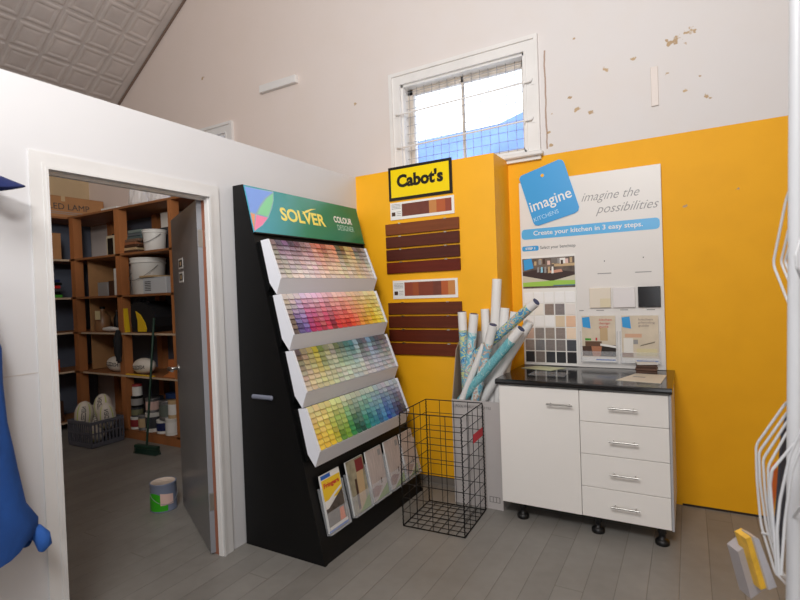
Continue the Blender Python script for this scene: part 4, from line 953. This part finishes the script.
rect(B, PG2, 1.51, 1.488, 1.664, 1.496, mat('footer_blue_grey', (90, 120, 140), .4), .0018); B.build('printed_photo', SWP)
sw = [[(232, 226, 220)]*5, [(224, 214, 206), (218, 210, 202), (128, 114, 106), (118, 112, 112), (206, 200, 196)], [(236, 226, 214), (238, 232, 222), (234, 226, 216), (196, 178, 152), (206, 170, 142)],
      [(176, 150, 136), (130, 124, 120), (134, 124, 116), (126, 116, 110), (226, 194, 172)], [(126, 116, 110), (108, 108, 110), (118, 112, 110), (112, 106, 104), (76, 78, 84)], [(48, 50, 54), (112, 104, 100), (56, 58, 64), (44, 46, 50), (34, 34, 38)]]
cwid = (1.664-1.288)/5; rh = (1.452-.925)/6; RN = ['top', 'second', 'third', 'fourth', 'fifth', 'bottom']
for r in range(6):
    for c in range(5):
        x0 = 1.288+c*cwid+.005; z1 = 1.449-r*rh-.004; col = tuple(min(244, int(q*1.12+4)) if q > 90 else q for q in sw[r][c])
        sm = mat('laminate_%d_%d_%d' % col, col, .35, var=.12 if sum(col) < 520 else .02, vs=60)
        o = MB().bevbox((x0, BY-.010, z1-rh+.008), (x0+cwid-.010, BY-.0062, z1), sm, .001).build('laminate_sample', origin=(x0, BY-.008, z1-rh))
        tag(o, '%s benchtop swatch, %s row, %s from the left on the board' % (cname(col), RN[r], ORD[c]), 'swatch', 'benchtop swatches on the white board')
# three door samples
for x0, x1, col, lab in ((1.759, 1.899, (232, 222, 206), 'cream'), (1.912, 2.052, (232, 228, 228), 'white'), (2.070, 2.206, (26, 26, 30), 'glossy black')):
    t2 = thing('door_sample', (x0, BY, 1.323), '%s square door sample mounted on the right half of the board' % lab, 'sample', 'door samples on the white board')
    MB().bevbox((x0, BY-.016, 1.323), (x1, BY-.001, 1.462), mat('sample_'+lab.replace(' ', '_'), col, .15, spec=.6), .003).build('panel', t2)
    if lab == 'cream': MB().box((x0+.07, BY-.0175, 1.327), (x1-.003, BY-.016, 1.388), mat('cream_gloss', (226, 214, 184), .2)).build('inset_chip', t2)
for x in (1.815, 1.975, 2.135): 
    pass
B = MB()
for x0, z, w_ in ((1.815, 1.560, .09), (2.055, 1.558, .10), (1.80, 1.302, .05), (1.955, 1.304, .05), (2.12, 1.303, .05), (1.685, 1.302, .03)):
    rect(B, IG, x0, z, x0+w_, z+.006, GREYP, .0005)
for x, z in ((1.86, 1.645), (2.105, 1.655)): rect(B, IG, x, z, x+.006, z+.008, DARKT, .0005)
B.build('captions', t)
# two brochure holders with brochures
for k, (x0, x1) in enumerate(((1.690, 1.935), (1.950, 2.200))):
    B = MB(); y = BY-.001; B.box((x0, y-.028, .938), (x1, y, .942), ACR); B.box((x0, y-.028, .942), (x0+.003, y, 1.16), ACR); B.box((x1-.003, y-.028, .942), (x1, y, 1.16), ACR); B.box((x0+.003, y-.028, .942), (x1-.003, y-.025, 1.02), ACR)
    tag(B.build('brochure_holder', t), 'clear plastic holder')
    lab = ['kitchen brochure in the left holder, photo of brown stools and bench', 'kitchen brochure in the right holder, photo of a pale cream kitchen'][k]
    bx0, bx1 = x0+.012, x1-.012
    t2 = thing('brochure', (bx0, BY-.012, .944), lab, 'brochure', 'brochures in the holders on the board')
    MB().box((bx0, BY-.016, .944), (bx1, BY-.006, 1.268), PRINTW).build('pages', t2)
    G = wallframe(bx0, .944, BY-.0164); w_ = bx1-bx0; B = MB()
    wall_c = mat('photo_wall_cream', (214, 200, 178), .35, var=.08, vs=12)
    rect(B, G, 0, .035, w_, .324, wall_c, .0002)
    shape(B, G, [(.006, .245), (.06, .235), (.052, .318), (-.0+.002, .312)], SKYBLUE, .0012)
    if k == 0:
        rect(B, G, .0, .04, .07, .11, BROWN, .0005); rect(B, G, .12, .04, w_, .12, mat('photo_black', (52, 44, 40), .3), .0006); rect(B, G, .02, .11, .13, .145, mat('photo_brown', (106, 78, 60), .3), .0007); shape(B, G, [(.07, .04), (.12, .04), (.13, .11), (.06, .11)], mat('photo_stool', (176, 120, 90), .3), .0009)
        rect(B, G, .02, .15, .06, .165, GREEN, .0007); rect(B, G, .09, .15, .10, .17, RED, .0008); rect(B, G, .12, .15, .17, .24, TAN, .0006)
        shape(B, G, [(.12, .115), (w_, .10), (w_, .115), (.12, .13)], PRINTW, .0010)
    else:
        rect(B, G, .01, .07, .07, .17, mat('photo_fridge', (232, 228, 220), .3), .0007); rect(B, G, .072, .13, .10, .16, GREYP, .0008); rect(B, G, .02, .175, w_*.55, .20, mat('photo_peach', (214, 170, 140), .4), .0007); rect(B, G, .0, .04, .07, .07, mat('photo_floor', (150, 116, 92), .4), .0007)
        rect(B, G, .09, .05, w_-.01, .10, mat('photo_island', (214, 202, 160), .4), .0007); shape(B, G, [(.11, .115), (.2, .14), (.205, .15), (.12, .125)], mat('photo_plant', (120, 110, 90), .5), .0009)
    rect(B, G, .09, .012, w_-.004, .020, MIDBLUE, .0008); B.build('cover', t2)
    if k == 0: text('kitchen\ndesign\nguide', offs(G, .115, .235, .001), .085, .07, mat('title_red', (206, 90, 80), .4), t2)
    else: text('kitchen\nplanning\nguide', offs(G, .105, .245, .001), .10, .06, mat('title_grey', (150, 130, 124), .4), t2)
# samples and papers on the benchtop
for k in range(4):
    cm = [BROWN, mat('sample_walnut', (90, 62, 48), .4), BROWN, mat('sample_pale', (206, 204, 200), .3)][k]; rr_ = [.06, -.05, .1, .25][k]
    M_ = Matrix.Translation((2.118, -.17, .9015+k*.019)) @ Matrix.Rotation(rr_, 4, 'Z')
    tag(MB().bevbox((-.062, -.045, 0), (.062, .045, .017 if k < 3 else .010), cm, .002, M_).build('sample_block', origin=(2.118, -.17, .9015+k*.019)),
        ['lowest brown sample block', 'second brown sample block', 'third brown sample block', 'pale grey sample tile on top'][k]+' of the small stack on the benchtop', 'sample', 'sample stack on the benchtop')
P4 = [(1.97, -.50), (2.215, -.535), (2.235, -.235), (2.06, -.215)]
B = MB(); B.prism([(x, y, .9005) for x, y in P4], (0, 0, .002), mat('leaflet_cream', (214, 206, 190), .5)); B.prism([(2.05, -.36, .9026), (2.12, -.37, .9026), (2.125, -.34, .9026), (2.055, -.33, .9026)], (0, 0, .0003), GREYP)
tag(B.build('paper_leaflet', origin=(2.1, -.37, .9005)), 'cream leaflet lying flat on the right of the benchtop', 'leaflet')
B = MB(); B.prism([(1.30, -.20, .9005), (1.52, -.26, .9005), (1.60, -.12, .9005), (1.38, -.07, .9005)], (0, 0, .002), mat('leaflet_green', (206, 212, 176), .5, var=.1, vs=20))
tag(B.build('paper_leaflet', origin=(1.45, -.16, .9005)), 'pale green leaflet lying on the benchtop under the swatch panel', 'leaflet')
B = MB(); B.box((1.42, -.47, .9005), (1.66, -.31, .9015), ACR); tag(B.build('plastic_sleeve', origin=(1.54, -.39, .9005)), 'clear flat plastic sleeve lying in the middle of the benchtop', 'sleeve')

# ================================================================ WHITE WIRE RACK, right edge
RK = mat('rack_white', (226, 228, 232), .35); D0 = 1.3
base = dep(794, 566, D0); topp = dep(797, 35, D0); axis = (base-topp).normalized()
foot = base+axis*(base.z-.02)/abs(axis.z)
t = thing('wire_display_rack', (foot.x, foot.y, 0), 'white wire display rack with thick post at the right edge', 'rack')
MB().tube([foot, topp-axis*.12], .017, RK, 24).build('post', t)
MB().lathe((foot.x, foot.y, 0), [(.22, 0), (.22, .012), (.03, .022), (.02, .05)], RK, 32).build('base', t)
def rnd(P, n=5, q=.16):                                    # round the corners of a polyline
    P = [Vector(p) for p in P]; out = [P[0]]
    for i in range(1, len(P)-1):
        a, b, c = P[i-1], P[i], P[i+1]; r_ = min((a-b).length, (c-b).length)*q; p1 = b+(a-b).normalized()*r_; p2 = b+(c-b).normalized()*r_
        for k in range(n+1): s = k/n; out.append(p1*(1-s)**2+b*2*s*(1-s)+p2*s*s)
    return out+[P[-1]]
def wire(pp, r=.0035, dd=None, name='wire'):
    n = len(pp); P = [dep(p[0], p[1], (dd[i] if dd else D0)) for i, p in enumerate(pp)]; MB().tube(rnd(P), r, RK, 8).build(name, t)
def loops(lst): 
    for pp, d_ in lst: wire(pp, .0034, d_)
loops([([(795, 175), (786, 200), (773, 264), (788, 302), (796, 318)], [1.30, 1.34, 1.40, 1.36, 1.31]),
       ([(796, 215), (789, 228), (781, 262), (790, 284), (797, 292)], [1.30, 1.34, 1.38, 1.35, 1.31]),
       ([(797, 228), (791, 240), (785, 262), (792, 278), (797, 284)], [1.30, 1.33, 1.36, 1.34, 1.31]),
       ([(800, 240), (796, 255), (797, 268), (803, 282)], [1.22, 1.20, 1.20, 1.22])])
loops([([(796, 396), (785, 404), (756, 445), (757, 480), (761, 525), (775, 572), (792, 590)], [1.31, 1.36, 1.42, 1.42, 1.42, 1.40, 1.33]),
       ([(796, 404), (786, 414), (759, 452), (760, 480), (766, 525), (779, 572), (792, 585)], [1.31, 1.35, 1.40, 1.40, 1.40, 1.38, 1.32]),
       ([(796, 413), (787, 422), (763, 459), (765, 490), (770, 530), (781, 572), (793, 582)], [1.31, 1.34, 1.38, 1.38, 1.38, 1.36, 1.32]),
       ([(797, 420), (788, 431), (768, 466), (769, 500), (774, 540), (783, 575)], [1.31, 1.33, 1.35, 1.36, 1.36, 1.33]),
       ([(806, 432), (797, 440), (772, 470), (770, 484), (773, 520), (777, 575)], [1.20, 1.21, 1.24, 1.25, 1.25, 1.25]),
       ([(803, 425), (790, 455), (780, 500), (777, 530), (779, 575)], [1.2, 1.22, 1.24, 1.24, 1.24]),
       ([(804, 440), (792, 470), (785, 520), (781, 575)], [1.2, 1.22, 1.24, 1.24]),
       ([(762, 533), (780, 537), (800, 540)], [1.42, 1.36, 1.3]),
       ([(812, 500), (800, 508), (792, 520)], [1.2, 1.25, 1.3])])
def slab(px, d_, th, m, name, label, cat, par=None):
    P = [dep(*p, q) for p, q in zip(px, d_)]; n_ = (P[1]-P[0]).cross(P[2]-P[0]).normalized()
    if n_.dot(FW) < 0: n_ = -n_
    B = MB(); B.prism(P, n_*th, m); return tag(B.build(name, origin=P[0]), label, cat)
slab([(775, 545), (783, 432), (788, 415), (791, 430), (782, 560)], [1.34, 1.37, 1.38, 1.38, 1.34], .006, mat('book_dark', (54, 56, 66), .5), 'magazine', 'dark grey magazine slanting inside the white wire rack', 'magazine')
slab([(771, 505), (770, 470), (776, 462), (779, 476), (774, 508)], [1.40, 1.40, 1.40, 1.40, 1.40], .004, ORANGE, 'magazine', 'narrow orange magazine inside the lower loops of the wire rack', 'magazine')
slab([(799, 372), (822, 368), (820, 466), (798, 468)], [1.36]*4, .006, mat('magazine_pink', (206, 160, 160), .5, var=.3, vs=10), 'magazine', 'pink and pale magazine to the right of the rack post', 'magazine')
# magazines in the low tray of the rack, bottom right
def slabv(tl, tr, ht, m, name, label, th=.006):
    pass
Q = lambda u_, v_, d_: dep(u_, v_, d_)
tm = thing('magazine_stack', dep(745, 560, 1.42), 'stack of magazines with a yellow edged cover at the foot of the rack', 'magazines')
for (px, m_, nm, th_, dd) in [([(738, 552), (747, 545), (765, 589), (751, 599)], mat('grey_pages', (176, 170, 172), .5), 'pages', .05, 1.47), ([(746, 539), (753, 536), (769, 587), (761, 590)], mat('yellow_cover', (236, 186, 60), .4, var=.15, vs=30), 'yellow_spine', .05, 1.44),
                              ([(753, 537), (759, 539), (777, 587), (769, 590)], mat('silver_cover', (196, 196, 204), .4), 'cover', .05, 1.43)]:
    P = [dep(*p, dd) for p in px]; n_ = (P[1]-P[0]).cross(P[2]-P[0]).normalized()
    if n_.dot(FW) < 0: n_ = -n_
    B = MB(); B.prism(P, n_*th_, m_); B.build(nm, tm)

# ================================================================ BLUE GARMENT and NAVY CAP, left edge (on pegs on the partition)
BLU = mat('royal_blue_cloth', (28, 76, 150), .85, var=.18, vs=7, bump=.5, bs=45); NVC = mat('navy_cloth', (20, 36, 92), .8, bump=.3, bs=120)
t = thing('blue_coat', (.1, -3.05, 1.75), 'royal blue work coat hanging on the white partition at the left edge', 'coat')
zs_ = [1.62, 1.45, 1.33, 1.2, 1.05, .95, .85, .72, .65, .60, .555]
yr = [-2.99, -2.935, -2.90, -2.893, -2.884, -2.880, -2.866, -2.838, -2.81, -2.80, -2.83]; yl = [-3.2, -3.36, -3.44, -3.46, -3.48, -3.5, -3.52, -3.54, -3.56, -3.56, -3.56]
n = 40; vs = []; fs = []
for i, z in enumerate(zs_):
    cy = (yr[i]+yl[i])/2; hy = (yr[i]-yl[i])/2; hx = .03+.045*min(1, (1.62-z)/.3)
    for j in range(n):
        a_ = 2*PI*j/n; w_ = 1+.16*math.sin(a_*7+z*5)+.08*math.sin(a_*13-z*9); cc = abs(math.cos(a_))**.8*(1 if math.cos(a_) > 0 else -1)
        x = .10+hx*math.sin(a_)*w_; vs.append((max(x, .012), cy+hy*cc+.008*math.sin(z*40+a_), z+(.02*math.sin(a_*5) if i == len(zs_)-1 else 0)))
for i in range(len(zs_)-1):
    for j in range(n): fs.append((i*n+j, i*n+(j+1) % n, (i+1)*n+(j+1) % n, (i+1)*n+j))
B = MB(); B.add(vs, fs, BLU, True); B.add(vs[:n], [tuple(range(n))], BLU); B.build('body', t)
for sg, y in ((1, -2.99), (-1, -3.44)):
    MB().tube([(.12, y-.02*sg, 1.60), (.13, y-.01*sg, 1.4), (.15, y-.03*sg, 1.15), (.16, y-.05*sg, .95)], .05, BLU, 14, radii=[.045, .06, .055, .05]).build('sleeve', t)
MB().tube([(.10, -3.12, 1.61), (.14, -3.16, 1.64), (.15, -3.21, 1.60), (.14, -3.27, 1.64), (.10, -3.31, 1.61)], .022, BLU, 10).build('collar', t)
MB().tube([(.09, -2.84, .63), (.10, -2.815, .60), (.11, -2.797, .565), (.11, -2.792, .535), (.105, -2.80, .51)], .016, mat('light_blue_cloth', (44, 100, 186), .8), 10, radii=[.012, .024, .030, .028, .012]).build('toggle', t)
hk = thing('coat_peg', (.0, -3.21, 1.70), 'peg on the white partition holding the blue coat', 'peg')
MB().tube([(.0005, -3.21, 1.66), (.05, -3.21, 1.66), (.09, -3.21, 1.70)], .008, CHROME, 10).build('hook', hk)
t = thing('navy_cap', (.12, -3.02, 1.98), 'navy blue cap with pointed brim at the left edge of the wall', 'cap')
cc = Vector((.125, -3.03, 1.985)); B = MB(); K = 10; n = 28; vs = []; fs = []
for i in range(K+1):
    a_ = PI/2*i/K
    for j in range(n): b_ = 2*PI*j/n; vs.append(cc+Vector((.085*math.cos(a_)*math.cos(b_), .10*math.cos(a_)*math.sin(b_), .115*math.sin(a_)+.01)))
for i in range(K):
    for j in range(n): fs.append((i*n+j, i*n+(j+1) % n, (i+1)*n+(j+1) % n, (i+1)*n+j))
B.add(vs, fs, NVC, True); B.build('crown', t)
B = MB(); top = []; bot = []
for i in range(9):                                           # brim: curved down at its sides
    s = i/8
    for j in range(13):
        q = -1+j/6; y = cc.y+.07*math.sqrt(max(0, 1-q*q*.6))+s*(.155*math.sqrt(max(0, 1-.85*q*q))); x = cc.x+.075*q; z = cc.z+.012-.028*q*q-.045*s
        top.append((x, y, z+.004)); bot.append((x, y, z-.004*(1-s)-.001))
fs = [(i*13+j, i*13+j+1, i*13+j+14, i*13+j+13) for i in range(8) for j in range(12)]
B.add(top, fs, NVC, True); B.add(bot, [f[::-1] for f in fs], NVC, True); nt0 = len(top)
edg = [i*13 for i in range(9)]+[8*13+j for j in range(1, 13)]+[i*13+12 for i in range(7, -1, -1)]
B.add(top+bot, [(edg[i], edg[i+1], nt0+edg[i+1], nt0+edg[i]) for i in range(len(edg)-1)], NVC); B.build('brim', t)
MB().lathe(cc+Vector((0, 0, .124)), [(.008, 0), (.007, .005), (.001, .007)], NVC, 10).build('button', t)
hk = thing('coat_peg', (.0, -3.06, 2.03), 'peg on the white partition holding the navy cap', 'peg')
MB().tube([(.0005, -3.06, 2.05), (.07, -3.06, 2.055), (.095, -3.06, 2.085)], .008, CHROME, 10).build('hook', hk)
